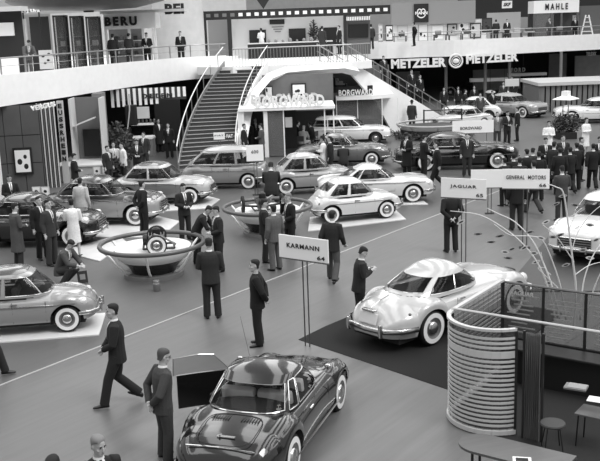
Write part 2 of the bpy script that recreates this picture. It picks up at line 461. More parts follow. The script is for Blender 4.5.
        return Vector((x, y, z))
    Wd = []   # (name, a0, a1, t0, t1)
    t0, t1 = G.get('t0', .14), G.get('t1', .86)
    aw = math.asin(G.get('wsy', .86)**(nn/2))
    Wd.append(('windscreen', -aw, aw, t0, t1))
    ar = math.asin(G.get('rwy', .75)**(nn/2)); r0_, r1_ = G.get('rt', (t0+.1, t1))
    Wd.append(('rear_window', math.pi-ar, math.pi+ar, r0_, r1_))
    for f1, f0 in G['side']:
        def ang(f): return math.acos(max(-1, min(1, math.copysign(abs(f)**(nn/2), f))))
        Wd.append(('side_window', ang(f1), ang(f0), t0, t1)); Wd.append(('side_window', -ang(f0), -ang(f1), t0, t1))
    A = set()
    for k in range(72): A.add(round(-math.pi*.5+2*math.pi*k/72, 5))
    def norm(a):
        while a < -math.pi*.5-1e-6: a += 2*math.pi
        while a >= math.pi*1.5-1e-6: a -= 2*math.pi
        return round(a, 5)
    key = []
    for w_ in Wd: key += [norm(w_[1]), norm(w_[2])]
    A = {a for a in A if all(abs(a-k) > .025 for k in key)} | set(key); A = sorted(A)
    T = sorted({0, t0, r0_, (t0+t1)/2, r1_, t1, 1.0, .3, .7})
    rings = [[gp(a, tt) for a in A] for tt in T]
    top = rings[-1]; cx = (G['xt0']+G['xt1'])/2
    for k in range(1, 9):
        ph = math.pi/2*k/9; s = math.cos(ph)**.95
        rings.append([Vector((cx+(p.x-cx)*s, p.y*s, G['zt']+G['dome']*(1-s**2.4))) for p in top])
    bm = B(); vr = [[bm.verts.new(p) for p in rr] for rr in rings]; nA = len(A)
    def inwin(a, tt):
        for w_ in Wd:
            if w_[3] < tt < w_[4]:
                for q in (-2*math.pi, 0, 2*math.pi):
                    if w_[1] < a+q < w_[2]: return True
        return False
    for i in range(len(rings)-1):
        for j in range(nA):
            j2 = (j+1) % nA; a1 = A[j2] if j2 else A[0]+2*math.pi
            if i < len(T)-1 and inwin((A[j]+a1)/2, (T[i]+T[i+1])/2): continue
            bm.faces.new((vr[i][j], vr[i][j2], vr[i+1][j2], vr[i+1][j]))
    bm.faces.new(vr[-1])
    for f in bm.faces:
        if f.calc_center_median().z > G['zt']-.0: f.material_index = 1
    obj('cabin', bm, [G.get('pillar') or upper, roof or upper], t, smooth=True, sharp=50)
    gm = glassmat or glassm
    for nm, a0, a1, u0, u1 in Wd:
        k = 10; bm = B(); ring = []
        for ti in range(4):
            tt = u0+(u1-u0)*ti/3; ring.append([gp(a0+(a1-a0)*i/k, tt, -.008) for i in range(k+1)])
        loft(bm, ring, closed=False, caps=False)
        o = obj(nm, bm, gm, t, smooth=True)
        # bright frame around the pane
        bm = B(); loop = [gp(a0+(a1-a0)*i/k, u0, .004) for i in range(k+1)]+[gp(a1, u0+(u1-u0)*i/3, .004) for i in range(1, 4)]+[gp(a1-(a1-a0)*i/k, u1, .004) for i in range(1, k+1)]+[gp(a0, u1-(u1-u0)*i/3, .004) for i in range(1, 3)]
        tube(bm, loop+[loop[0]], .008, 4); obj('window_trim', bm, chrome, o)
    # seats and wheel
    sm = S.get('seatmat') or M('seat_cloth', 70, .8)
    zb = G['zb']; wi = G['wb']
    for fx in S.get('seats', (.15, -.55)):
        for s in ((-1, 1) if S.get('split_seats') else (0,)):
            ww_ = wi*.78 if s else wi*1.5
            bm = B(); box(bm, (fx-.1, s*wi*.42, zb+.02), (.14, ww_, .34), Matrix.Rotation(R_(-12), 3, 'Y'), bev=.05)
            obj('seat_back', bm, sm, t, smooth=True, sharp=50)
    bm = B(); cxs = G['xt1']+.02
    pts = [Vector((cxs-.06+.07*math.sin(a), wi*.42+.17*math.cos(a), zb+.05+.16*math.sin(a))) for a in [2*math.pi*k/16 for k in range(17)]]
    tube(bm, pts, .013, 5); obj('steering_wheel', bm, black, t)
    # wheels
    for xw in (-S['wb']/2, S['wb']/2):
        for s in (-1, 1):
            make_wheel(t, xw, s*(W/2*interp(plan, xw)-r*.18-.035), r, s, S.get('ww', True))
    # bumpers
    def bumper(x, s, z, wfac=.92, rr=.05):
        w = interp(plan, x-s*.3)*W/2*wfac; bm = B()
        pts = [Vector((x-s*.36, -w-.05, z)), Vector((x-s*.14, -w, z)), Vector((x+s*.03, -w*.72, z)), Vector((x+s*.08, 0, z)), Vector((x+s*.03, w*.72, z)), Vector((x-s*.14, w, z)), Vector((x-s*.36, w+.05, z))]
        tube(bm, pts, [(rr*.5, rr)]*7, 8, side=None); 
        o = obj('bumper', bm, chrome, t, smooth=True)
        for q in (-.45, .45):
            bm = B(); box(bm, (x+s*.085, q*w, z+.02), (.06, .05, .2), bev=.02); obj('overrider', bm, chrome, o, smooth=True, sharp=50)
    if S.get('bumpers', True):
        bumper(xf, 1, S.get('bz', .40)); bumper(xr, -1, S.get('bzr', S.get('bz', .40)))
    # lamps
    hy, hz, hx, hr = S['head']
    def corner(xe, sg, y, r_):   # where the rounded end of the body is y wide
        w0 = W/2*interp(plan, xe-sg*re*.4); q = min(1, max(.25, 1-(w0-y-r_)/(re*.75)))
        x = xe-sg*(re-re*math.sqrt(1-q*q)); return x, interp(deck, x)-S.get('endz', .16)*(1-q)
    hx, zt_ = corner(xf, 1, hy, hr*.7); hx -= .02; hz = min(hz, zt_-hr*.95)
    tl = S.get('tail', (W*.36, .6, xr+.02, .045)); txx, tzz = corner(xr, -1, tl[0], tl[3]*1.2)
    for s in (-1, 1):
        bm = B(); lathe(bm, [(hr*1.1, -.16), (hr*1.12, -.03), (hr, .0), (hr*.75, .02), (hr*.3, .03)], 18)
        for v in bm.verts: v.co = Vector((hx+v.co.z, s*hy+v.co.x, hz+v.co.y))
        obj('headlamp', bm, [M('lamp_glass', 215, .12, .3)], t, smooth=True, sharp=40)
        bm = B(); ty, tz, tx, tr_ = tl; tx = txx+.02; tz = min(tz, tzz-tr_*1.6); ell(bm, (tx, s*ty, tz), (.05, tr_, tr_*1.5), 10); obj('tail_lamp', bm, M('tail_glass', 70, .15), t, smooth=True)
        # door handle, door seam
    for s in (-1, 1):
        for dx in S.get('doors', (0.0,)):
            yy = W/2*interp(plan, dx)*.985
            bm = B(); box(bm, (dx, s*(yy+.012), S.get('hz', interp(deck, dx)-.2)), (.15, .03, .025), bev=.008); obj('door_handle', bm, chrome, t)
        for dx in S.get('seams', ()):
            bm = B(); zz = interp(deck, dx)-.16; yy = W/2*interp(plan, dx)
            tube(bm, [(dx, s*yy*.945, sill+.03), (dx, s*(yy*1.0-.004), .5), (dx, s*(yy-.012), zz)], .006, 4); obj('door_seam', bm, dark, t)
        if S.get('molding'):
            bm = B(); pts = []
            x0, x1, mz = S['molding']
            for i in range(13):
                x = x0+(x1-x0)*i/12; pts.append((x, s*(W/2*interp(plan, x)+.004), mz if not callable(mz) else mz(x)))
            tube(bm, pts, .013, 5); obj('side_molding', bm, chrome, t)
    # grille
    gr = S.get('grille')
    if gr:
        gw, gz0, gz1, kind = gr
        bm = B(); box(bm, (xf-.035, 0, (gz0+gz1)/2), (.09, gw, gz1-gz0), bev=.03); o = obj('grille', bm, M('grille_dark', 35, .5), t)
        bm = B()
        if kind == 'bars':
            k = 4
            for i in range(k+1):
                z = gz0+(gz1-gz0)*i/k; box(bm, (xf+.015, 0, z), (.03, gw*1.02, .022))
        else:
            for i in range(9):
                y = -gw/2+gw*i/8; box(bm, (xf+.015, y, (gz0+gz1)/2), (.03, .018, gz1-gz0))
        fr = [(xf+.015, -gw/2, gz0), (xf+.015, gw/2, gz0), (xf+.015, gw/2*1.0, gz1), (xf+.015, -gw/2, gz1), (xf+.015, -gw/2, gz0)]
        tube(bm, fr, .022, 6); obj('grille_bars', bm, chrome, o)
    if S.get('plate'):
        bm = B(); box(bm, (xf+.06, 0, .42), (.02, .4, .12)); obj('number_plate', bm, M('plate_white', 220, .5), t)
    if S.get('badge', True):
        bm = B(); bzx = xf-.25; box(bm, (bzx, 0, interp(deck, bzx)+.01), (.4, .015, .02)); obj('bonnet_strip', bm, chrome, t)
    return t
def place(t, front, rear, side, S, f=None, scale=None):
    """put the car so that the wheels of one side touch the given ground points; side 'R' or 'L' is the side seen"""
    a = P(*front); b = P(*rear); d = (a-b); L = d.length; d.normalize(); nrm = Vector((-d.y, d.x, 0))  # left of heading
    s = scale or max(.93, min(1.1, L/S['wb']))
    mid = (a+b)/2 + nrm*(S['W']/2*s*(1 if side == 'R' else -1)*.9)
    t.location = (mid.x, mid.y, S.get('lift', 0)); t.rotation_euler = (0, 0, math.atan2(d.y, d.x)); t.scale = (s, s, s)
    return s
def put(t, x, y, deg, z=0, s=1):
    t.location = (x, y, z); t.rotation_euler = (0, 0, R_(deg)); t.scale = (s, s, s)
def spec(**k): return k
F500 = spec(L=2.97, W=1.34, wb=1.84, ro=.50, fo=.60, r=.275, n=2.8, re=.34, endz=.22, endl=.1, sill=.24,
    deck=[(-1.42, .70), (-1.1, .84), (-.5, .86), (.45, .86), (.8, .80), (1.2, .74), (1.52, .62)], plan=[(-1.42, .86), (-.9, .98), (0, 1), (.9, .97), (1.52, .80)],
    ridge=[(-1.42, .02), (-.9, .03), (-.4, 0), (.6, 0), (.95, .06), (1.5, .06)],
    cab=dict(xb0=-1.22, xb1=.62, xt0=-.62, xt1=.16, wb=.62, wt=.47, zb=.80, zt=1.25, dome=.09, n=3.4, side=[(.80, .02), (-.10, -.72)], t0=.10, t1=.84, rwy=.7, rt=(.4, .84)),
    head=(.47, .62, 1.42, .085), doors=(-.08,), seams=(-.15, .5), grille=None, seats=(.05, -.55), split_seats=True, tail=(.5, .6, -1.40, .04), molding=(-1.0, 1.1, .60))
F600 = spec(L=3.22, W=1.38, wb=2.0, ro=.55, fo=.62, r=.29, n=2.8, re=.34, endz=.2, endl=.1, sill=.25,
    deck=[(-1.55, .74), (-1.2, .88), (-.5, .90), (.5, .90), (.9, .85), (1.3, .78), (1.62, .66)], plan=[(-1.55, .86), (-.9, .98), (0, 1), (.95, .97), (1.62, .80)],
    ridge=[(-1.55, .02), (-.9, .03), (-.4, 0), (.6, 0), (1.0, .06), (1.6, .06)],
    cab=dict(xb0=-1.32, xb1=.72, xt0=-.75, xt1=.2, wb=.64, wt=.49, zb=.83, zt=1.32, dome=.09, n=3.6, side=[(.80, .05), (-.05, -.76)], t0=.10, t1=.84, rwy=.72, rt=(.35, .84)),
    head=(.49, .66, 1.52, .085), doors=(-.08,), seams=(-.12, .58), grille=None, seats=(.05, -.6), split_seats=True, tail=(.52, .62, -1.52, .04), molding=(-1.1, 1.2, .64))
MULT = spec(L=3.53, W=1.45, wb=2.0, ro=.62, fo=.62, r=.29, n=3.4, re=.3, endz=.1, endl=.1, sill=.25,
    deck=[(-1.62, .74), (-1.2, .92), (-.6, .98), (.8, .98), (1.62, .96)], plan=[(-1.62, .84), (-.9, .97), (0, 1), (.95, 1), (1.62, .88)], ridge=[],
    cab=dict(xb0=-1.38, xb1=1.56, xt0=-.72, xt1=1.12, wb=.68, wt=.56, zb=.90, zt=1.46, dome=.12, n=4.2, side=[(.90, .36), (.30, -.22), (-.28, -.84)], t0=.10, t1=.84, rwy=.72, rt=(.3, .84)),
    head=(.5, .68, 1.60, .085), doors=(.15, .9), seams=(-.35, .28, 1.1), seats=(.9, .2, -.55), tail=(.52, .62, -1.58, .04), molding=(-1.1, 1.3, .70))
SED = spec(L=4.25, W=1.62, wb=2.55, ro=.90, fo=.72, r=.33, n=3.0, re=.36, endz=.14, endl=.12, sill=.28, zm=.58,
    deck=[(-2.15, .78), (-1.8, .93), (-1.1, 1.0), (.4, 1.0), (.8, .98), (1.5, .94), (1.98, .84)], plan=[(-2.15, .84), (-1.2, .98), (0, 1), (1.2, .97), (1.98, .84)],
    ridge=[(-2.1, .0), (.5, 0), (1.1, .05), (1.9, .05)],
    cab=dict(xb0=-1.50, xb1=.75, xt0=-.85, xt1=.15, wb=.74, wt=.58, zb=.93, zt=1.44, dome=.10, n=3.8, side=[(.80, .08), (.0, -.76)], t0=.10, t1=.82, rwy=.76, rt=(.2, .82)),
    head=(.60, .76, 1.88, .10), doors=(-.08, .5), seams=(-.9, -.05, .72), grille=(.7, .44, .72, 'bars'), plate=True, seats=(.1, -.65), tail=(.66, .72, -2.1, .05), molding=(-1.9, 1.6, .80))
ELEV = spec(L=3.86, W=1.50, wb=2.34, ro=.82, fo=.66, r=.31, n=3.0, re=.34, endz=.14, endl=.12, sill=.27, zm=.55,
    deck=[(-1.98, .76), (-1.6, .92), (-1.0, .97), (.4, .97), (.8, .95), (1.4, .90), (1.83, .80)], plan=[(-1.98, .84), (-1.1, .98), (0, 1), (1.1, .97), (1.83, .84)],
    ridge=[(-1.9, .0), (.5, 0), (1.0, .05), (1.8, .05)],
    cab=dict(xb0=-1.48, xb1=.70, xt0=-.95, xt1=.12, wb=.69, wt=.55, zb=.90, zt=1.40, dome=.10, n=3.8, side=[(.80, .08), (.0, -.78)], t0=.10, t1=.82, rwy=.76, rt=(.2, .82)),
    head=(.54, .73, 1.74, .10), doors=(-.08, .45), seams=(-.85, -.05, .68), grille=(.62, .42, .66, 'bars'), plate=True, seats=(.1, -.6), tail=(.6, .7, -1.94, .05), molding=(-1.7, 1.5, .76))
COUPE = spec(L=4.0, W=1.52, wb=2.26, ro=.98, fo=.74, r=.31, n=3.4, re=.25, endz=.10, endl=.12, sill=.26, zm=.55,
    deck=[(-2.1, .82), (-1.6, .90), (-1.0, .90), (.4, .88), (1.0, .86), (1.6, .82), (1.87, .74)], plan=[(-2.1, .88), (-1.1, 1), (0, 1), (1.1, .98), (1.87, .86)],
    ridge=[(-2.1, .10), (-1.4, .07), (-.4, 0), (.6, .01), (1.3, .05), (1.87, .04)],
    cab=dict(xb0=-1.42, xb1=.60, xt0=-.72, xt1=.02, wb=.68, wt=.52, zb=.83, zt=1.24, dome=.09, n=3.4, side=[(.78, -.30), (-.36, -.66)], t0=.10, t1=.84, rwy=.82, rt=(.1, .84)),
    head=(.58, .64, 1.80, .09), doors=(-.35,), seams=(-.5, .5), grille=(.8, .40, .56, 'bars'), seats=(.0, -.6), tail=(.68, .74, -2.08, .05), molding=(-1.9, 1.6, .72))
ISAB = spec(L=4.40, W=1.72, wb=2.55, ro=1.05, fo=.80, r=.32, n=3.0, re=.36, endz=.16, endl=.12, sill=.28, zm=.58,
    deck=[(-2.3, .76), (-1.8, .93), (-1.1, .98), (.4, .98), (.9, .97), (1.6, .90), (2.07, .76)], plan=[(-2.3, .84), (-1.2, .98), (0, 1), (1.2, .97), (2.07, .82)],
    ridge=[(-2.3, .02), (-1.2, .03), (.5, .0), (1.2, .05), (2.0, .05)],
    cab=dict(xb0=-1.50, xb1=.70, xt0=-.85, xt1=.08, wb=.76, wt=.58, zb=.92, zt=1.38, dome=.11, n=3.4, side=[(.80, -.22), (-.30, -.74)], t0=.10, t1=.82, rwy=.8, rt=(.15, .82)),
    head=(.66, .74, 1.98, .10), doors=(-.45,), seams=(-.6, .62), grille=(.5, .42, .70, 'bars'), seats=(.05, -.65), tail=(.7, .68, -2.28, .05), molding=(-2.0, 1.8, .78))
WAG = dict(ISAB, deck=[(-2.3, .90), (-1.8, .98), (-1.1, .98), (.4, .98), (.9, .97), (1.6, .90), (2.07, .76)], endz=.1,
    cab=dict(xb0=-2.2, xb1=.70, xt0=-1.95, xt1=.10, wb=.77, wt=.62, zb=.92, zt=1.42, dome=.10, n=4.6, side=[(.82, .22), (.16, -.34), (-.40, -.90)], t0=.12, t1=.82, rwy=.8, rt=(.15, .82)))
LIMO = spec(L=5.2, W=1.85, wb=3.0, ro=1.25, fo=.92, r=.37, n=3.2, re=.34, endz=.14, endl=.14, sill=.28, zm=.62,
    deck=[(-2.75, .86), (-2.2, .98), (-1.3, 1.02), (.5, 1.02), (1.2, 1.02), (2.0, .98), (2.42, .88)], plan=[(-2.75, .86), (-1.4, 1), (0, 1), (1.4, .98), (2.42, .86)],
    ridge=[(-2.7, .06), (-1.4, .02), (.6, 0), (1.4, .05), (2.4, .05)],
    cab=dict(xb0=-1.70, xb1=.95, xt0=-1.15, xt1=.30, wb=.82, wt=.64, zb=.96, zt=1.42, dome=.11, n=4.0, side=[(.82, .12), (.04, -.78)], t0=.10, t1=.82, rwy=.8, rt=(.15, .82)),
    head=(.72, .78, 2.32, .11), doors=(-.2, .6), seams=(-1.1, -.1, .85), grille=(.9, .44, .70, 'bars'), plate=True, seats=(.2, -.75), tail=(.78, .8, -2.7, .06), molding=(-2.4, 2.1, .62))
JAG = spec(L=4.5, W=1.64, wb=2.59, ro=1.02, fo=.85, r=.345, n=2.5, re=.50, endz=.24, endl=.06, sill=.26, zm=.50, arch=1.16,
    deck=[(-2.3, .66), (-2.05, .80), (-1.6, .92), (-1.1, .96), (-.4, .95), (.5, .95), (1.0, .93), (1.6, .88), (2.13, .74)],
    plan=[(-2.3, .74), (-1.75, .92), (-1.2, 1.0), (-.3, .95), (.5, .94), (1.2, .98), (1.7, .92), (2.13, .70)],
    ridge=[(-2.3, -.02), (-1.6, -.03), (-1.1, -.02), (-.5, .0), (.5, .01), (1.1, .04), (1.6, .05), (2.13, .03)],
    cab=dict(xb0=-1.62, xb1=.55, xt0=-.78, xt1=.05, wb=.67, wt=.46, zb=.86, zt=1.26, dome=.13, n=2.7, side=[(.72, .02), (.0, -.62)], t0=.16, t1=.80, rwy=.78, rt=(.28, .80), wsy=.80, taper=.10),
    head=(.50, .72, 2.0, .10), doors=(-.45,), seams=(-.6, .45), seats=(.0,), split_seats=True, tail=(.62, .66, -2.2, .045), bumpers=False, badge=False, hz=.76)
GHIA = spec(L=4.14, W=1.63, wb=2.40, ro=.92, fo=.82, r=.32, n=2.7, re=.40, endz=.26, endl=.12, sill=.24, zm=.50,
    deck=[(-2.12, .70), (-1.8, .81), (-1.3, .88), (-.7, .90), (.5, .90), (1.0, .84), (1.6, .74), (2.02, .60)],
    plan=[(-2.12, .84), (-1.5, .97), (-1.1, 1.0), (-.3, .96), (.4, .95), (1.1, .99), (1.6, .95), (2.02, .80)],
    ridge=[(-2.1, .03), (-1.3, .06), (-.5, .01), (.4, .01), (1.0, .08), (1.6, .10), (2.0, .07)],
    cab=dict(xb0=-1.22, xb1=.62, xt0=-.62, xt1=.08, wb=.68, wt=.51, zb=.82, zt=1.25, dome=.08, n=3.4, side=[(.74, -.32), (-.38, -.66)], t0=.10, t1=.84, rwy=.86, rt=(.16, .80), wsy=.84),
    head=(.56, .66, 1.86, .10), doors=(), seams=(.5,), seats=(.05, -.45), split_seats=True, tail=(.66, .62, -2.06, .05), badge=False, seatmat=M('pale_seat_cloth', 205, .8))
JAGm, GHIAm = paint(180), paint(22, .15)
def cal(v): return paint(v)
ca = make_car(GHIA, 'dark glossy coupe in the foreground with its left door wide open', GHIAm, name='coupe_car', glassmat=glass('light_car_glass', 10, .8)); ca.name = 'coupe_car'
GH = place(ca, (336, 415), (297, 470), 'R', GHIA, scale=1.03)
# open left door, hinged at its front edge
def ghia_extra(t):
    bm = B(); n = 10; ang = R_(58)
    hx, hy = .52, .77
    rings = []
    for i in range(n+1):
        s = i/n; x = -.98*s; bow = .03*math.sin(math.pi*s)
        rings.append([Vector((x, bow+.0, .30)), Vector((x, bow+.03, .50)), Vector((x, bow+.02, .72)), Vector((x, bow-.03, .86)), Vector((x, bow-.07, .86)), Vector((x, bow-.06, .30))])
    loft(bm, rings); rot = Matrix.Rotation(-ang, 4, 'Z')
    for v in bm.verts: v.co = rot @ v.co + Vector((hx, hy, 0))
    d = obj('door', bm, GHIAm, t, smooth=True, sharp=40)
    bm = B(); pts = [Vector(p) for p in ((-.12, -.05, .86), (-.38, -.12, 1.17), (-.62, -.13, 1.2), (-1.02, -.1, 1.16), (-1.03, -.05, .86))]
    pts = [rot @ p+Vector((hx, hy, 0)) for p in pts]
    bm2 = B(); bm2.faces.new([bm2.verts.new(p) for p in pts]); obj('door_window', bm2, glass('door_glass', 90, .7), d)
    tube(bm, pts, .009, 5); obj('window_frame', bm, chrome, d)
    bm = B(); box(bm, (-.9, .045, .76), (.14, .03, .025)); 
    for v in bm.verts: v.co = rot @ v.co+Vector((hx, hy, 0))
    obj('door_handle', bm, chrome, d)
    # door opening: dark void on the left flank
    bm = B(); bx(bm, -.55, .5, .70, .785, .30, .83, bev=.02); obj('door_opening', bm, dark, t)
    bm = B(); box(bm, (-.42, -.80, .74), (.15, .03, .03), bev=.008); obj('door_handle', bm, chrome, t)
    # engine lid seam and badge
    def zd(x, y): return interp(GHIA['deck'], x)+.004-.04*(y/.8)**2
    loop = []
    for a in range(33):
        th = 2*math.pi*a/32; x = -1.62+.36*sell(math.cos(th), 4); y = .42*sell(math.sin(th), 4); loop.append((x, y, zd(x, y)))
    bm = B(); tube(bm, loop, .006, 4); obj('lid_seam', bm, dark, t)
    for s in (-1, 1):
        bm = B()
        for k in range(7):
            y = s*(.10+.04*k); box(bm, (-1.36, y, zd(-1.36, y)), (.16, .012, .008))
        obj('louvre', bm, M('louvre_dark', 20, .5), t)
    bm = B(); box(bm, (-1.82, -.03, zd(-1.82, 0)+.0), (.05, .26, .012)); box(bm, (-1.80, .06, zd(-1.82, 0)), (.13, .02, .012)); obj('badge_script', bm, chrome, t)
    bm = B(); tube(bm, [(-1.98, y, .70+.02-.04*(y/.8)**2) for y in (-.5, -.25, 0, .25, .5)], .01, 5); obj('rear_molding', bm, chrome, t)
    bm = B()
    tube(bm, [(.95, .62, .86), (.80, .66, .98), (.55, .68, 1.72)], .004, 4); obj('aerial', bm, chrome, t)
    bm = B(); tube(bm, [(-1.2, -.80, .30), (1.0, -.81, .30)], .02, 6); obj('sill_strip', bm, chrome, t)
    for s in (-1, 1):
        bm = B(); ell(bm, (.6, s*.74, .98), (.03, .06, .05), 10); tube(bm, [(.6, s*.74, .98), (.6, s*.72, .88)], .008, 5); obj('mirror', bm, chrome, t, smooth=True)
ghia_extra(ca)
cj = make_car(JAG, 'pale fastback sports coupe on the black mat, seen from behind', JAGm, name='sports_coupe')
cj.location = (0, 0, 0)
def jag_extra(t):
    # rear bumper in two quarter pieces with overriders
    bm = B()
    tube(bm, [(-1.75, .80, .44), (-2.1, .70, .44), (-2.32, .45, .44), (-2.38, 0, .44), (-2.32, -.45, .44), (-2.1, -.70, .44), (-1.75, -.80, .44)], [(.03, .055)]*7, 8)
    o = obj('bumper', bm, chrome, t, smooth=True)
    for s in (-1, 1):
        bm = B(); box(bm, (-2.39, s*.42, .46), (.08, .07, .26), bev=.03); obj('overrider', bm, chrome, o, smooth=True, sharp=50)
    bm = B(); box(bm, (-2.275, 0, .62), (.05, .44, .22), Matrix.Rotation(R_(18), 3, 'Y'), bev=.02); obj('number_plate_box', bm, M('plate_box', 205, .4), t)
    bm = B(); box(bm, (-2.24, 0, .765), (.09, .34, .05), bev=.02); obj('plate_lamp', bm, chrome, t)
    bm = B(); tube(bm, [(-2.2, 0, .79), (-1.95, 0, .885), (-1.7, 0, .94)], .012, 5); obj('lid_strip', bm, chrome, t)
    # front bumper and grille
    bm = B(); tube(bm, [(1.8, .78, .42), (2.1, .6, .42), (2.2, 0, .42), (2.1, -.6, .42), (1.8, -.78, .42)], [(.03, .055)]*5, 8); obj('bumper', bm, chrome, t, smooth=True)
    bm = B(); box(bm, (2.1, 0, .58), (.1, .34, .3), bev=.06); obj('grille', bm, M('grille_dark', 35, .5), t)
jag_extra(cj)
put(cj, 0, 0, 54)
a = P(434, 346); th = R_(41); dv = Vector((math.cos(th), math.sin(th), 0)); nv = Vector((-dv.y, dv.x, 0))
cen = a+dv*(JAG['wb']/2)+nv*.76; put(cj, cen.x, cen.y, 41, .041, 1.05)
FIAT = M
def car(S, label, front, rear, side, up, lo=None, roof=None, lift=0, scale=None, **k):
    t = make_car(S, label, paint(up), paint(lo) if lo is not None else None, paint(roof) if roof is not None else None, **k)
    place(t, front, rear, side, S, scale=scale); t.location.z = lift
    return t
car(F600, 'grey small car with dark roof and white-wall tyres at the left edge', (70, 334), (-28, 341), 'R', 138, None, 56, lift=.05, scale=1.0)
car(dict(SED, split=[(-3, .80), (3, .80)]), 'black saloon with chrome grille behind the woman in white', (74, 248), (-12, 249), 'R', 20, lift=.03, scale=1.03)
car(dict(SED, split=[(-3, .80), (3, .80)]), 'two-tone saloon with dark top and pale grey flanks', (138, 227), (58, 227), 'R', 50, 145, 50, lift=.04, scale=1.05)
car(dict(ELEV, split=[(-3, .74), (.9, .74), (1.2, .5), (3, .5)]), 'small saloon with pale bonnet beside the foot of the curved stair', (191, 206), (128, 206), 'R', 175, 104, 80, lift=.04, scale=1.03)
car(MULT, 'tall grey six-window car in front of the curved staircase', (252, 189), (193, 190), 'R', 132, None, 175, scale=1.08)
car(F600, 'pale grey rounded small car behind the second turntable', (345, 192), (283, 196), 'R', 152, None, 180, lift=.04, scale=1.08)
car(F500, 'smallest white car with rolled dark fabric roof, on a white board', (387, 219.5), (332, 225), 'R', 205, None, 205, lift=.05, scale=1.05)
car(COUPE, 'white two-door coupe with tail fins behind the smallest white car', (412, 203.5), (349, 206), 'R', 208, None, 212, lift=.04, scale=1.04)
car(ISAB, 'mid grey two-door saloon in front of the white estate car', (374, 166), (314, 167), 'R', 98, None, 115, scale=1.0)
car(dict(WAG, ww=False), 'white estate car parked in front of the seated visitors', (378, 144), (326, 145), 'R', 225, None, 228, scale=1.0)
car(LIMO, 'long black limousine with white-wall tyres at the hall centre', (498, 169), (425, 171), 'R', 10, None, 45, scale=1.03)
# far cars
t = make_car(ISAB, 'small white saloon on the round stand, nearer of two', paint(210)); p = P(452, 130); put(t, p.x+.6, p.y+.5, -150, 0, .92)
t = make_car(dict(ELEV, ww=False), 'small white saloon behind the round stand, close to the stair foot', paint(222)); p = P(456, 121); put(t, p.x+1.0, p.y+.6, 172)
t = make_car(LIMO, 'large pale saloon seen from its front below the right balcony', paint(150), None, paint(165)); p = P(514, 120); put(t, p.x+.5, p.y+2.6, -52)
OPENCAB = dict(LIMO, W=1.8)
t = make_car(OPENCAB, 'long white car parked by the flat-roofed pavilion', paint(228), None, paint(222)); p = P(590, 124); put(t, p.x+.6, p.y+1.0, 172)
t = make_car(LIMO, 'pale motor car on the dark carpet, half hidden by white branches', paint(212), None, paint(225)); p = P(585, 262); put(t, p.x+1.1, p.y+1.6, -128, .031)
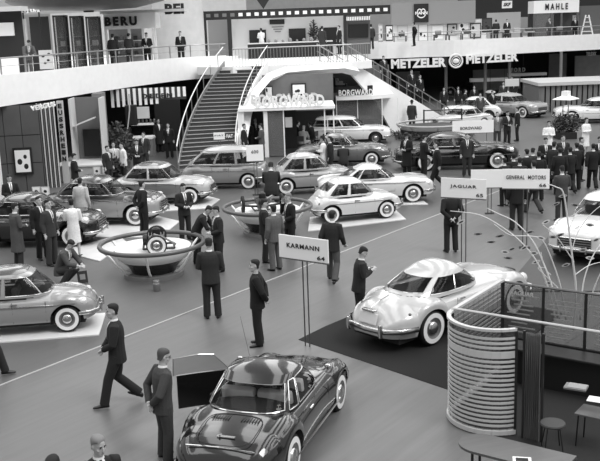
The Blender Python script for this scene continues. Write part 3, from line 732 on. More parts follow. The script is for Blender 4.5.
# ------------------------------------------------------------------ people
skin = M('skin', 172, .6); 
def cloth(v): return M('cloth_%d' % v, v, .9, noise=.12, nscale=30)
def hairm(v): return M('hair_%d' % v, v, .8)
shoe_m = M('shoe_leather', 16, .35); shirt_m = M('shirt_white', 222, .8); tie_m = M('tie_dark', 40, .7)
def build_person(pose):
    """person in metres, facing +Y, feet at z 0; returns root with children body, jacket, trousers, hair, shoe..."""
    p = dict(lean=0, yaw=0, nod=0, drop=0, coat=0, skirt=0, fine=.013)
    p.update(pose)
    t = bpy.data.objects.new('person', None); t.empty_display_size = .2; C.objects.link(t)
    dz = -p['drop']; hz = .95+dz
    Lm = Matrix.Translation((0, 0, hz)) @ Matrix.Rotation(-R_(p['lean']), 4, 'X') @ Matrix.Translation((0, 0, -hz))
    def T(x, y, z): return Lm @ Vector((x, y, z+dz))
    # legs
    def leg(s):
        d = p.get('legR' if s > 0 else 'legL')
        hip = Vector((s*.095, 0, .92+dz))
        if d: kn, an = Vector(d[0]), Vector(d[1])
        else: kn, an = Vector((s*.11, .015, .49)), Vector((s*.12, -.02, .09))
        return hip, kn, an
    def arm(s):
        d = p.get('armR' if s > 0 else 'armL')
        sh = T(s*.185, 0, 1.43)
        if d: el, wr = Vector(d[0]), Vector(d[1])
        else: el, wr = T(s*.25, -.03, 1.14), T(s*.26, .05, .89)
        return sh, el, wr
    hips = [((0, 0, .80+dz), (.16, .12)), ((0, 0, .88+dz), (.175, .128)), ((0, 0, .97+dz), (.17, .122))]
    # body ------------------------------------------------
    bm = B()
    tors = [(.84, .13, .09), (.95, .145, .095), (1.08, .13, .09), (1.22, .155, .105), (1.36, .165, .10), (1.45, .12, .075), (1.50, .055, .055), (1.57, .052, .055), (1.62, .05, .055)]
    tube(bm, [T(0, -.005 if z < 1.48 else .005, z) for z, a, b in tors], [(a, b) for z, a, b in tors], 14, side=(1, 0, 0))
    for s in (-1, 1):
        h, k, a = leg(s)
        tube(bm, [h, h.lerp(k, .5), k, k.lerp(a, .35), a, a+Vector((0, .0, -.05))], [.078, .068, .05, .052, .034, .034], 10)
        sh, el, wr = arm(s)
        tube(bm, [sh, sh.lerp(el, .5), el, el.lerp(wr, .4), wr], [.05, .045, .038, .036, .026], 10)
        # hand
        d = (wr-el).normalized(); lat = Vector((0, 0, 1)).cross(d)
        lat = Vector((0, 1, 0)) if lat.length < .3 else lat.normalized()
        hd = p.get('handR' if s > 0 else 'handL'); 
        if hd: d = Vector(hd).normalized()
        lat = (lat-d*lat.dot(d)).normalized(); nrm = d.cross(lat).normalized()
        if abs(nrm.z) > .7 and nrm.z > 0: nrm = -nrm
        elif abs(nrm.z) <= .7 and nrm.x*s > 0: nrm = -nrm
        tube(bm, [wr-d*.01, wr+d*.04, wr+d*.095], [(.026, .018), (.040, .017), (.042, .013)], 10, side=lat)
        for q, ln in ((-1.5, .062), (-.5, .078), (.5, .074), (1.5, .058)):
            b0 = wr+d*.088+lat*(q*.0205); b1 = b0+(d*.85+nrm*.25)*ln*.5; b2 = b1+(d*.55+nrm*.7)*ln*.5
            tube(bm, [b0, b1, b2], [.0095, .009, .0078], 6)
        th = wr+d*.03+lat*(.034*(1 if lat.y > 0 else -1)); o1 = lat*(1 if lat.y > 0 else -1)
        tube(bm, [th, th+(d*.6+o1*.6+nrm*.2)*.035, th+(d*.8+o1*.5+nrm*.4)*.065], [.013, .011, .009], 6)
    # head
    hc = T(0, .015, 1.655)
    Hm = Matrix.Translation(hc) @ Lm.to_3x3().to_4x4() @ Matrix.Rotation(R_(p['yaw']), 4, 'Z') @ Matrix.Rotation(R_(p['nod']), 4, 'X')
    HR = [(-.115, .030, .085, .0), (-.10, .045, .092, -.02), (-.07, .058, .094, -.05), (-.03, .066, .093, -.075), (.01, .070, .090, -.09), (.04, .073, .092, -.098), (.075, .073, .086, -.10), (.10, .064, .068, -.085), (.118, .042, .040, -.055), (.125, .015, .01, -.02)]
    rings = []
    for z, w, yf, yb in HR:
        cy, ry = (yf+yb)/2, (yf-yb)/2
        rings.append([Hm @ Vector((w*math.cos(a)*(1 if math.sin(a) < 0 else .93), cy+ry*math.sin(a), z)) for a in [2*math.pi*i/18 for i in range(18)]])
    loft(bm, rings)
    def hp(x, y, z): return Hm @ Vector((x, y, z))
    tube(bm, [hp(0, .088, .025), hp(0, .108, -.012), hp(0, .112, -.022), hp(0, .09, -.036)], [.009, .012, .014, .011], 8)
    for s in (-1, 1):
        ell(bm, hp(s*.073, -.008, -.003), (.010, .018, .031), 8, Hm.to_3x3())
        ell(bm, hp(s*.026, .084, .034), (.02, .010, .007), 8, Hm.to_3x3())
        ell(bm, hp(s*.045, .06, -.025), (.016, .022, .016), 8, Hm.to_3x3())
    ell(bm, hp(0, .086, -.062), (.022, .009, .006), 8, Hm.to_3x3()); ell(bm, hp(0, .083, -.073), (.019, .010, .006), 8, Hm.to_3x3())
    ell(bm, hp(0, .078, -.10), (.02, .016, .014), 8, Hm.to_3x3())
    fuse(bm, p['fine']*.75, 'body', skin, t, 2)
    bm = B()
    for s in (-1, 1):
        ell(bm, hp(s*.028, .085, .014), (.012, .006, .006), 8, Hm.to_3x3())
        box(bm, hp(s*.028, .092, .036), (.034, .008, .007), Hm.to_3x3())
    tube(bm, [hp(-.02, .0945, -.067), hp(0, .0955, -.066), hp(.02, .0945, -.067)], .0025, 4)
    obj('face_marks', bm, hairm(30), t)
    # hair
    if p.get('hair', 1):
        bm = B(); rings = []
        hair_top = .007
        for z, w, yf, yb in [(-.055, .05, 0, -.075)]+HR[3:]:
            e = hair_top; cy, ry = (yf+yb)/2, (yf-yb)/2+e; ring = []
            zz = z+(.008 if z > .09 else 0)
            for a in [2*math.pi*i/22 for i in range(22)]:
                x = (w+e*.8)*math.cos(a); y = cy+ry*math.sin(a)
                lim = .100 if zz > .09 else (.072 if zz > .07 else (.022 if zz > .04 else -.014-.3*max(0, .04-zz)))
                if p.get('long'): lim = .100 if zz > .072 else .02
                y = min(y, lim+(.0))
                ring.append(Hm @ Vector((x, y, zz)))
            rings.append(ring)
        loft(bm, rings); obj('hair', bm, hairm(24), t, smooth=True, sharp=60)
    if p.get('hat'):
        bm = B(); lathe(bm, [(.135, .055), (.14, .062), (.092, .07), (.088, .10), (.08, .15), (.05, .158), (.01, .145)], 20)
        for v in bm.verts: v.co = Hm @ Vector((v.co.x*.95, v.co.y*1.08-.005, v.co.z))
        obj('hat', bm, cloth(40), t, smooth=True, sharp=50)
    # trousers -------------------------------------------
    cut = p['skirt'] or p['coat']
    bm = B()
    tube(bm, [Vector(a) for a, _ in hips], [b for _, b in hips], 14, side=(1, 0, 0))
    for s in (-1, 1):
        h, k, a = leg(s)
        end = a+(k-a).normalized()*-.035
        tube(bm, [h+Vector((0, 0, -.0)), h.lerp(k, .35), h.lerp(k, .75), k, k.lerp(a, .4), a, end], [.105, .104, .088, .082, .080, .080, .082], 12)
    if not p['skirt']: fuse(bm, p['fine'], 'trousers', cloth(34), t, 2)
    else: bm.free()
    # shoes
    for s in (-1, 1):
        h, k, a = leg(s); fa = p.get('feet', (12, 12))[0 if s < 0 else 1]*-s; m3 = Matrix.Rotation(R_(fa), 3, 'Z')
        tilt = Matrix.Rotation(-R_(p.get('tip', (0, 0))[0 if s < 0 else 1]), 3, 'X')
        bm = B(); rings = []
        for y, w, z0, z1 in ((-.075, .02, .01, .055), (-.06, .036, 0, .075), (-.01, .038, 0, .095), (.05, .040, 0, .075), (.12, .046, 0, .055), (.17, .040, 0, .045), (.20, .018, .008, .030)):
            rings.append([Vector((w*math.cos(q), y, (z0+z1)/2+(z1-z0)/2*math.sin(q))) for q in [2*math.pi*i/10 for i in range(10)]])
        loft(bm, rings)
        for v in bm.verts: v.co = m3 @ (tilt @ v.co)+Vector((a.x, a.y, max(0, a.z-.09)))
        obj('shoe', bm, shoe_m, t, smooth=True, sharp=60)
    # jacket ----------------------------------------------
    bm = B(); hem = .79
    jr = [(hem, .205, .155), (.90, .200, .148), (1.02, .190, .138), (1.12, .190, .136), (1.25, .208, .146), (1.36, .216, .138), (1.43, .200, .115), (1.475, .135, .085), (1.50, .074, .066)]
    if p['coat'] or p['skirt']:
        hz_ = p['coat'] or p['skirt']; jr = [(hz_, .235, .19), ((hz_+.9)/2, .21, .165)]+[(z, a+.012, b+.012) for z, a, b in jr[1:]]
        if p['skirt']: jr = [(z, a*(.9 if z < 1.0 else .84), b*.9) for z, a, b in jr]
    pts = []
    for z, a, b in jr:
        if z < .95 and (p['coat'] or p['skirt'] or p['lean'] > 20): pts.append(Vector((0, -.005, z+dz)))
        else: pts.append(T(0, -.005, z))
    tube(bm, pts, [(a, b) for z, a, b in jr], 16, side=(1, 0, 0))
    k_ = .86 if p['skirt'] else 1
    for s in (-1, 1):
        sh, el, wr = arm(s); shi = T(s*.155, 0, 1.425)
        tube(bm, [shi, sh, sh.lerp(el, .5), el, el.lerp(wr, .5), el.lerp(wr, .93)], [.074*k_, .082*k_, .074*k_, .066*k_, .060*k_, .054*k_], 12)
    fuse(bm, p['fine'], 'coat' if p['coat'] or p['skirt'] else 'jacket', cloth(34), t, 2)
    # shirt: cuffs, collar and the open front
    if p.get('shirt', 1):
        bm = B(); tube(bm, [T(0, .004, 1.485), T(0, .008, 1.53)], [(.073, .072), (.060, .062)], 14, side=(1, 0, 0), caps=False)
        def fr(x, z):
            a = interp([(q[0], q[1]) for q in jr], z); b = interp([(q[0], q[2]) for q in jr], z)
            return T(x, -.005+b*math.sqrt(max(0, 1-(x/a)**2))+.003, z)
        rows = []
        for z, w in ((1.16, .006), (1.22, .020), (1.30, .034), (1.38, .048), (1.44, .052), (1.49, .05)):
            rows.append([fr(-w+2*w*i/4, z) for i in range(5)])
        loft(bm, rows, closed=False, caps=False)
        obj('shirt', bm, shirt_m, t, smooth=True)
        if p.get('tie', 1):
            bm = B(); rows = []
            for z, w in ((1.18, .006), (1.24, .02), (1.40, .014), (1.47, .012), (1.485, .017), (1.50, .014)):
                rows.append([fr(-w, z)+Vector((0, .006, 0)), fr(w, z)+Vector((0, .006, 0))])
            loft(bm, rows, closed=False, caps=False); obj('tie', bm, tie_m, t)
    for s in (-1, 1):
        sh, el, wr = arm(s); bm = B(); tube(bm, [el.lerp(wr, .92), el.lerp(wr, .985)], [.040, .036], 10); obj('cuff', bm, shirt_m, t)
    if p.get('glasses'):
        bm = B()
        for s in (-1, 1):
            c = [hp(s*.032+.022*math.cos(a), .102, .013+.018*math.sin(a)) for a in [2*math.pi*i/12 for i in range(13)]]
            tube(bm, c, .003, 4); tube(bm, [hp(s*.054, .10, .018), hp(s*.076, .0, .01)], .003, 4)
        obj('glasses', bm, black, t)
    return t
def W_(v): return Vector(v)
STEP = dict(legL=((-.10, .16, .50), (-.11, .20, .10)), legR=((.10, -.02, .50), (.11, -.32, .16)), tip=(0, 25))
POSES = dict(
    stand=dict(),
    walk=dict(legL=((-.10, .17, .51), (-.10, .26, .11)), legR=((.10, .02, .48), (.11, -.30, .17)), tip=(0, -22), feet=(5, 5),
              armL=((-.25, -.10, 1.15), (-.25, -.08, .90)), armR=((.25, .05, 1.14), (.24, .20, .93))),
    behind=dict(armL=((-.27, -.14, 1.16), (-.05, -.20, .95)), armR=((.27, -.14, 1.16), (.05, -.19, .97)), handL=(.8, -.1, -.5), handR=(-.8, -.1, -.5)),
    front=dict(armL=((-.26, .02, 1.15), (-.06, .22, 1.06)), armR=((.26, .02, 1.15), (.06, .22, 1.08)), handL=(.7, .5, .1), handR=(-.7, .5, .2), nod=-18),
    read=dict(armL=((-.25, .06, 1.17), (-.09, .26, 1.26)), armR=((.25, .06, 1.17), (.09, .26, 1.26)), handL=(.3, .6, .4), handR=(-.3, .6, .4), nod=-30, lean=6),
    lean=dict(lean=38, armL=((-.23, .45, 1.03), (-.18, .62, .86)), armR=((.23, .45, 1.03), (.18, .62, .86)), handL=(0, .9, -.3), handR=(0, .9, -.3), nod=-5),
    coat=dict(coat=.42, tie=0), coatfront=dict(coat=.42, armL=((-.26, .02, 1.15), (-.06, .24, 1.10)), armR=((.26, .02, 1.15), (.06, .24, 1.12)), handL=(.7, .5, .1), handR=(-.7, .5, .2), nod=-18),
    hatcoat=dict(coat=.62, hat=1),
    woman=dict(skirt=.46, long=1, shirt=0, armL=((-.24, .05, 1.15), (-.05, .22, 1.15)), armR=((.24, .05, 1.15), (.05, .22, 1.17)), handL=(.7, .4, .1), handR=(-.7, .4, .2)),
    phone=dict(armR=((.30, .08, 1.20), (.14, .12, 1.52)), handR=(-.2, .1, .9), armL=((-.26, .02, 1.15), (-.08, .2, 1.05)), nod=-10),
    crouch=dict(drop=.50, lean=28, legL=((-.16, .36, .42), (-.13, .02, .10)), legR=((.16, .40, .50), (.14, .12, .10)), armL=((-.22, .40, .62), (-.12, .55, .55)), armR=((.22, .40, .62), (.12, .58, .58)), nod=-15),
    sit=dict(drop=.42, lean=12, legL=((-.13, .44, .52), (-.13, .42, .09)), legR=((.13, .44, .52), (.13, .46, .09)), armL=((-.24, .18, .78), (-.14, .38, .68)), armR=((.24, .18, .78), (.14, .38, .68))),
    rest=dict(lean=32, armL=((-.24, .40, 1.05), (-.08, .60, 1.0)), armR=((.24, .40, 1.05), (.08, .60, 1.0)), handL=(.8, .3, -.1), handR=(-.8, .3, -.1), nod=-12),
)
_proto = {}
used_ = {}
def person(pose, x, y, deg, label, jacket=34, trousers=None, hair=24, s=1.0, z=0, extra=None, hat=None, skinv=None, shirt=None):
    """deg: heading of the face, 0 = to the right of the picture, 90 = away from the camera, -90 = towards it"""
    if extra is None and pose in _proto: src = _proto[pose]
    else:
        src = build_person(dict(POSES[pose], **(extra or {})))
        if extra is None: _proto[pose] = src
    if src in used_ :
        t = src.copy(); C.objects.link(t)
        for ch in list(src.children):
            c = ch.copy(); C.objects.link(c); c.parent = t
    else: t = src; used_[src] = 1
    trousers = jacket if trousers is None else trousers
    for ch in t.children:
        n = ch.name.split('.')[0]
        mt = {'jacket': cloth(jacket), 'coat': cloth(jacket), 'trousers': cloth(trousers), 'hair': hairm(hair), 'hat': cloth(hat or 30)}.get(n)
        if mt:
            ch.material_slots[0].link = 'OBJECT'; ch.material_slots[0].material = mt
    t.location = (x, y, z); t.rotation_euler = (0, 0, R_(deg-90)); t.scale = (s, s, s)
    t['label'] = label; t['category'] = 'person'; t['group'] = 'visitors to the motor show'
    return t
def pp(pose, px, py, deg, label, z=0, s=1.0, **k):
    q = P(px, py, z); return person(pose, q.x, q.y, deg, label, s=s, z=z, **k)
# foreground
pp('walk', 121, 405, 190, 'man in dark suit striding to the left across the empty aisle', s=1.04, jacket=26, extra=dict(yaw=10, armR=((.25, .08, 1.15), (.06, .22, 1.0)), armL=((-.25, .05, 1.15), (-.06, .22, 1.02)), handL=(.7, .3, -.3), handR=(-.7, .3, -.3), fine=.011))
pp('behind', 167, 460, 28, 'man with glasses and grey hair, hands behind his back, beside the open-door coupe', s=1.0, jacket=58, trousers=52, hair=70, extra=dict(glasses=1, nod=-14, lean=3, fine=.011))
q = P(97, 440, 1.72); person('stand', q.x, q.y, -60, 'balding man in dark suit and white shirt at the bottom edge', jacket=24, hair=120, extra=dict(yaw=20, nod=-12, fine=.011, hair=1))
q = P(53, 457, 1.76); person('stand', q.x, q.y, -100, 'dark hair of a man cut off by the bottom left edge', jacket=30, extra=dict(nod=-20))
q = P(-4, 378); person('walk', q.x-.1, q.y, 10, 'man mostly outside the left edge, only his dark shoe showing', jacket=30)
pp('front', 213, 318, 95, 'broad man in charcoal suit seen from behind near the pedestal bowl', s=1.04, jacket=36, trousers=30)
pp('behind', 259, 345, 178, 'man all in black, hands behind back, looking left, beside the sign 64', s=1.02, jacket=16, trousers=16, extra=dict(yaw=14, shirt=0, fine=.012))
pp('front', 266, 262, 5, 'dark-suited man facing a grey-suited one in front of the second bowl', s=1.0, jacket=26)
pp('stand', 276, 270, 130, 'man in mid grey suit with his back turned, before the second bowl', s=1.0, jacket=84, trousers=84)
pp('phone', 291, 256, -150, 'fair-haired man in dark coat touching his face above the sign 64', s=1.02, jacket=18, hair=110)
pp('walk', 333, 282, 62, 'man in dark jacket and grey trousers walking away behind the sign 64', s=1.03, jacket=30, trousers=72, extra=dict(lean=4, legL=((-.13, .12, .50), (-.18, .22, .10)), legR=((.12, .0, .49), (.18, -.26, .15))))
pp('read', 360, 326, 8, 'man in dark suit reading a paper behind the pale sports coupe', s=.99, jacket=30, trousers=22, extra=dict(fine=.012))
pp('rest', 198, 263, -10, 'man in dark jacket bending over the rim of the first bowl', s=.98, jacket=24)
pp('front', 220, 271, 205, 'man in dark suit beside the bending man, looking down at the first bowl', s=1.0, jacket=28)
pp('behind', 145, 236, 40, 'man in black coat standing beyond the first bowl, hands behind back', s=1.0, jacket=18)
pp('front', 186, 240, -60, 'man in dark suit behind the first bowl by the white bonnet', s=1.0, jacket=30)
pp('crouch', 62, 286, -20, 'man in grey jacket crouching behind the dark-roofed small car', s=1.05, jacket=66, trousers=50)
pp('coatfront', 20, 266, 40, 'man in long grey coat looking at the black saloon', s=1.02, jacket=70, trousers=40)
pp('woman', 76, 257, 95, 'woman in belted white coat beside the black saloon grille', s=.97, jacket=226, hair=20)
pp('stand', 53, 265, -25, 'man in dark grey suit standing left of the woman in white', s=1.06, jacket=46)
pp('stand', 44, 259, -45, 'man in black suit half hidden behind the dark grey suit', s=1.04, jacket=20)
pp('coat', 84, 230, 75, 'man in light coat seen from behind against the two-tone saloon', s=.98, jacket=172, trousers=60)
pp('front', 14, 226, -60, 'man whose pale face shows above the black saloon at the left', s=1.0, jacket=20)
pp('front', 77, 198, 20, 'man in black coat standing behind the two-tone saloon', s=1.0, jacket=22)
pp('stand', 110, 188, -30, 'man in dark suit by the plants behind the two-tone saloon', s=1.0, jacket=34)
pp('stand', 125, 184, -150, 'man in white jacket and dark trousers near the display plants', s=1.0, jacket=215, trousers=30)
pp('stand', 116, 182, -70, 'person in pale grey beside the man in white jacket', s=.98, jacket=180, trousers=120)
pp('front', 139, 180, -80, 'man in dark suit right of the man in white jacket', s=1.0, jacket=30)
pp('stand', 146, 170, -110, 'man in charcoal half hidden behind the dark suit near the awning', s=1.0, jacket=44)
pp('stand', 170, 158, -90, 'man in black before the dark doorway left of the curved stair', s=1.0, jacket=20)
pp('coat', 160, 152, -60, 'person in dark coat inside the doorway left of the curved stair', s=1.0, jacket=26)
for i, (px, py, dg, j, l) in enumerate([(245.5, 160, -20, 26, 'leftmost of the men in the white doorway of the corner stand'), (251, 155, -140, 22, 'second man from the left in the white doorway of the corner stand'), (256.5, 152, -70, 34, 'dark-suited man half hidden in the white doorway'), (262.5, 160, 170, 74, 'man in lighter grey suit at the right jamb of the white doorway')]):
    pp('front' if i % 2 else 'stand', px, py, dg, l, jacket=j)
pp('coatfront', 407, 176, -130, 'man in black hat and coat beside the rear of the limousine', s=1.02, jacket=16, extra=dict(hat=1))
pp('front', 424, 178, 20, 'man in dark suit bending his head beside the limousine rear door', s=1.0, jacket=20)
pp('walk', 437, 190, 175, 'tall man in black walking left in front of the limousine', s=1.05, jacket=14)
pp('stand', 467, 176, -95, 'man in grey suit standing before the limousine front door, facing us', s=1.0, jacket=42)
pp('behind', 451, 252, 95, 'man in black with hands behind back below the sign 65', s=1.04, jacket=20, trousers=24)
pp('stand', 516, 230, 88, 'broad man in black behind the sign 66', s=1.06, jacket=18, trousers=34)
pp('walk', 533, 214, 110, 'man in dark trousers passing behind the right of the sign 66', s=1.0, jacket=30, trousers=50)
pp('stand', 504, 206, 120, 'man in dark coat whose legs show left of the sign 66', s=.95, jacket=20)
pp('front', 561, 221, 95, 'man in dark grey suit seen from behind right of the sign 66', s=1.0, jacket=60, trousers=48)
pp('hatcoat', 412, 131, 60, 'man in long dark coat before the white stair flank', s=1.02, jacket=50, hat=30)
pp('stand', 497, 146, -90, 'person in light patterned coat in the group of three beyond the limousine', s=.98, jacket=120, trousers=60)
pp('front', 507, 146, -70, 'man in dark suit in the middle of the group of three beyond the limousine', s=1.0, jacket=30)
pp('stand', 517, 141, 170, 'man in black at the right of the group of three beyond the limousine', s=1.0, jacket=22)
crowd = [(513, 203, 95, 20, 'stand'), (519, 208, 80, 28, 'stand'), (526, 199, 120, 22, 'coat'), (532, 195, 60, 34, 'front'), (544.6, 183, -90, 26, 'front'), (538, 201, 90, 20, 'stand'), (559, 195, 80, 24, 'stand'),
         (562, 180, -90, 40, 'stand'), (569, 194, 95, 22, 'walk'), (575.5, 190, 100, 20, 'stand'), (580, 181, -30, 30, 'stand'), (592, 190, 80, 18, 'walk'), (598, 182, -100, 26, 'front'), (553, 190, 45, 34, 'coat')]
cl = ['just left of the sign 66 post', 'close behind the sign 66, nearest its left half', 'in a long coat behind the sign 66', 'looking down behind the sign 66', 'facing us with white shirt front', 'with back turned behind the right half of the sign 66', 'at the centre of the crowd, back turned',
      'facing us under the pale lamp shade', 'striding away right of the centre of the crowd', 'standing near the second person in white', 'turned right beside the pale lamp shade', 'walking away near the right edge', 'facing us at the right edge', 'in a long dark coat in the thick of the crowd']
for (px, py, dg, j, po), l in zip(crowd, cl): pp(po, px, py, dg, 'dark-suited visitor '+l, jacket=j, s=random.uniform(.97, 1.04))
pp('woman', 548, 160, -100, 'person in white coat behind the man facing us in the crowd', s=1.0, jacket=225)
pp('woman', 585, 156, -60, 'person in white coat in the right part of the crowd', s=1.0, jacket=225)
pp('woman', 324, 178, 175, 'woman in white dress and dark hat beside the grey two-door saloon', s=1.0, jacket=222, extra=dict(hat=1))
pp('stand', 331, 178, 170, 'man in dark suit beside the woman in white dress', s=1.0, jacket=22)
pp('crouch', 344, 170, 90, 'dark figure stooping in front of the grey two-door saloon wheel', s=1.0, jacket=30)
pp('crouch', 272, 204, 90, 'boyish figure in dark jacket between the tall grey car and second bowl', s=1.25, jacket=26)
pp('stand', 361, 132, -100, 'man in black standing alone before the right glass front', s=1.0, jacket=22)
pp('stand', 328, 128, -60, 'man in dark suit inside the glass front, nearest its left end', s=1.0, jacket=40)
pp('front', 385, 132, -140, 'person in light grey behind the glass by the stair flank', s=1.0, jacket=150, trousers=90)
for px, py, dg, j, l in [(296, 146, 10, 26, 'man in dark jacket seated at the left under the white canopy'), (303, 152, 60, 170, 'white-haired man in pale jacket seated under the white canopy'), (313, 147, 150, 30, 'dark man seated right of the white-haired man')]:
    pp('sit', px, py, dg, l, jacket=j, hair=200 if j == 170 else 24)
for px, py, dg, j, l in [(422, 118, 0, 24, 0), (465, 116, 0, 30, 1), (474, 111, -90, 26, 2), (480, 121, -90, 70, 3), (492, 118, -60, 18, 4), (503, 106, -90, 60, 5), (513, 104, -90, 34, 6), (458, 112, -90, 22, 7), (444, 113, -100, 34, 8)]:
    if l == 0: continue
    pp('stand', px, py, dg, ['', 'dark visitor behind the small white saloons, left of three', 'dark visitor behind the small white saloons, middle of three', 'grey visitor behind the small white saloons, right of three', 'man in black beside the large pale saloon', 'visitor in grey behind the large pale saloon roof, left', 'visitor in dark grey behind the large pale saloon roof, right', 'visitor in black at the bottom of the white stair', 'visitor in dark grey stepping off the white stair'][l], jacket=j)
# on the stair and the balconies
person('stand', 7.15, 57.7, -60, 'woman in dark coat on the white stair, left of two', jacket=22, z=1.7)
person('stand', 7.75, 58.3, -60, 'man in black on the white stair, right of two', jacket=20, z=1.35)
person('stand', 5.3, 56.0, -60, 'dark visitor high up on the white stair', jacket=40, z=2.75, s=.95)
def bal(px, ytop, Y, pose, deg, label, **k):
    q = P(px, ytop, Y=Y); return person(pose, q.x, q.y, deg, label, z=4.5, **k)
bal(26, 40, 41.3, 'rest', -60, 'man in grey jacket leaning over the left balcony rail', jacket=80)
bal(112, 32, 48.5, 'stand', 85, 'man in dark suit, leftmost of three before the white four-letter stand', jacket=36)
bal(128, 32, 49.5, 'front', 70, 'man in grey suit, middle of three before the white four-letter stand', jacket=60)
bal(146, 31, 50.5, 'front', -95, 'man in black suit facing us, rightmost of three before the white four-letter stand', jacket=22)
bal(180, 33, 54, 'stand', -90, 'man in dark suit on the balcony beside the round white wall', jacket=30)
bal(261, 29, 64.1, 'woman', 120, 'attendant in white coat at the counter under the film strip', jacket=225)
bal(322, 31, 60, 'coat', 60, 'person in dark coat at the counter, left of two near the landing', jacket=44)
bal(339, 31, 60, 'coat', -160, 'person in dark coat at the counter, right of two near the landing', jacket=26)
bal(364, 28, 68, 'coat', 90, 'visitor in grey coat before the framed showcase, left of two', jacket=70)
bal(371, 28, 68, 'stand', 100, 'visitor in dark jacket before the framed showcase, right of two', jacket=50)
bal(414, 25, 73, 'behind', 160, 'man in black alone on the right balcony under the square black sign', jacket=22)
bal(507, 26, 76, 'coat', -90, 'visitor in dark coat before the dark showroom on the right balcony', jacket=34)
bal(549, 24, 77, 'stand', -60, 'visitor in grey left of the man in black, right balcony', jacket=70)
bal(575, 20, 77, 'stand', -90, 'man in black near the pyramid display, right balcony', jacket=22)
bal(496, 25, 76, 'stand', 80, 'visitor in charcoal by the tall poster, right balcony', jacket=40)
# ------------------------------------------------------------------ signs on two poles
sign_white = M('sign_board', 236, .6); ink = M('sign_ink', 22, .7)
def px_at(px, py, Y): return P(px, py, Y=Y)
def pole_sign(label, px, Y, ytop, ybot, w, rz, text=None, number=None, gap=.11, tw=.66, z=0.0):
    a = P(px, ytop, Y=Y); b = P(px, ybot, Y=Y); h = a.z-b.z
    t = thing('display_sign', label, 'sign', (a.x, Y, z), rz); zc = (a.z+b.z)/2-z
    bm = B(); box(bm, (0, 0, zc), (w, .03, h), bev=.004); obj('board', bm, sign_white, t)
    bm = B(); box(bm, (0, -.005, zc-h/2-.01), (w*1.01, .045, .025)); obj('lower_edge', bm, M('edge_grey', 90, .5), t)
    for s in (-1, 1):
        bm = B(); tube(bm, [(s*gap/2, .03, 0), (s*gap/2, .03, zc+h*.3)], .014, 8); obj('pole', bm, M('pole_grey', 95, .35, .6), t)
    bm = B(); box(bm, (0, .03, .012), (gap+.2, .22, .02), bev=.006); obj('base', bm, dark, t)
    if text: lettering(text, w*tw, h*.2, ink, t, (0, -.018, zc+h*.08), .01, .006, spacing=1.15)
    if number: lettering(number, w*.15, h*.17, ink, t, (w*.36, -.018, zc-h*.32), .01, .006, name='number')
    return t
pole_sign('white sign reading KARMANN 64 on two thin poles', 303, 17.9, 237, 260, 1.19, GRID, 'KARMANN', '64')
pole_sign('white sign reading JAGUAR 65 behind the pale sports coupe', 463.5, 22.4, 178.5, 198, 1.14, GRID+.15, 'JAGUAR', '65', tw=.58)
pole_sign('white sign reading GENERAL MOTORS 66 beside the white branches', 526, 25.6, 169, 188.5, 1.28, -.25, 'GENERAL  MOTORS', '66', tw=.84)
pole_sign('blank pale sign partly hidden between the signs 65 and 66', 490, 30.5, 169.5, 187.5, 1.25, -.1)
pole_sign('small tilted white placard before the tall grey car', 254.5, 35.6, 145, 161, .66, .12, '600', None, tw=.4)
pole_sign('small white sign reading FIAT at the stair foot', 219, 43.2, 132.5, 139.5, .52, .05, 'FIAT', None, tw=.8)
t = pole_sign('small dark sign reading FIAT at the stair foot, beside the white one', 229.5, 43.25, 133, 139, .36, .05, None, None)
for c in t.children:
    if c.name.startswith('board'): c.data.materials[0] = M('sign_dark', 40, .6)
    if c.name.startswith('base') or c.name.startswith('lower'): pass
zc = P(229.5, 136, Y=43.25).z
lettering('FIAT', .30, .16, sign_white, t, (0, -.018, zc), .01, .03)
t = pole_sign('long white banner board reading BORGWARD beside the round stand', 473, 47.2, 120.5, 133, 2.1, .0, None, None, gap=1.4)
zc = P(473, 128, Y=47.2).z; lettering('BORGWARD', 1.1, .15, M('ink_soft', 90, .7), t, (-.1, -.02, zc), .01, .02)
# ------------------------------------------------------------------ pedestal bowls
def bowl(x, y, label):
    t = thing('pedestal_bowl', label, 'display stand', (x, y, 0))
    bm = B(); R0 = 1.38
    tube(bm, [(R0*math.cos(a), R0*math.sin(a), .86) for a in [2*math.pi*i/48 for i in range(49)]], .062, 8); obj('ring_rail', bm, M('ring_grey', 92, .35, .2), t, smooth=True)
    bm = B(); lathe(bm, [(.05, .70), (.75, .70), (1.0, .78), (1.03, .78), (1.0, .66), (.93, .50), (.86, .46)], 40, caps=False); obj('bowl', bm, M('bowl_white', 222, .3), t, smooth=True, sharp=40)
    bm = B(); lathe(bm, [(.86, .46), (.74, .36), (.62, .22), (.58, .10), (.05, .10)], 40, caps=False); obj('pedestal', bm, M('pedestal_dark', 60, .25, .5), t, smooth=True, sharp=60)
    bm = B(); lathe(bm, [(.80, 0), (.80, .10), (.76, .12), (.05, .12)], 40); obj('base', bm, M('base_grey', 110, .4), t, smooth=True, sharp=40)
    for k in range(6):
        a = 2*math.pi*k/6-.5; ca, sa = math.cos(a), math.sin(a)
        bm = B(); tube(bm, [(r*ca, r*sa, z) for r, z in ((R0, .84), (1.20, .66), (1.02, .40), (.84, .22), (.72, .16), (.66, .10))], .032, 7); obj('strut', bm, white, t, smooth=True)
    return t
bowl(-3.95, 24.15, 'round white pedestal bowl with grey ring rail, nearer of two')
bowl(-1.0, 28.75, 'round white pedestal bowl with grey ring rail, behind the three talking men')
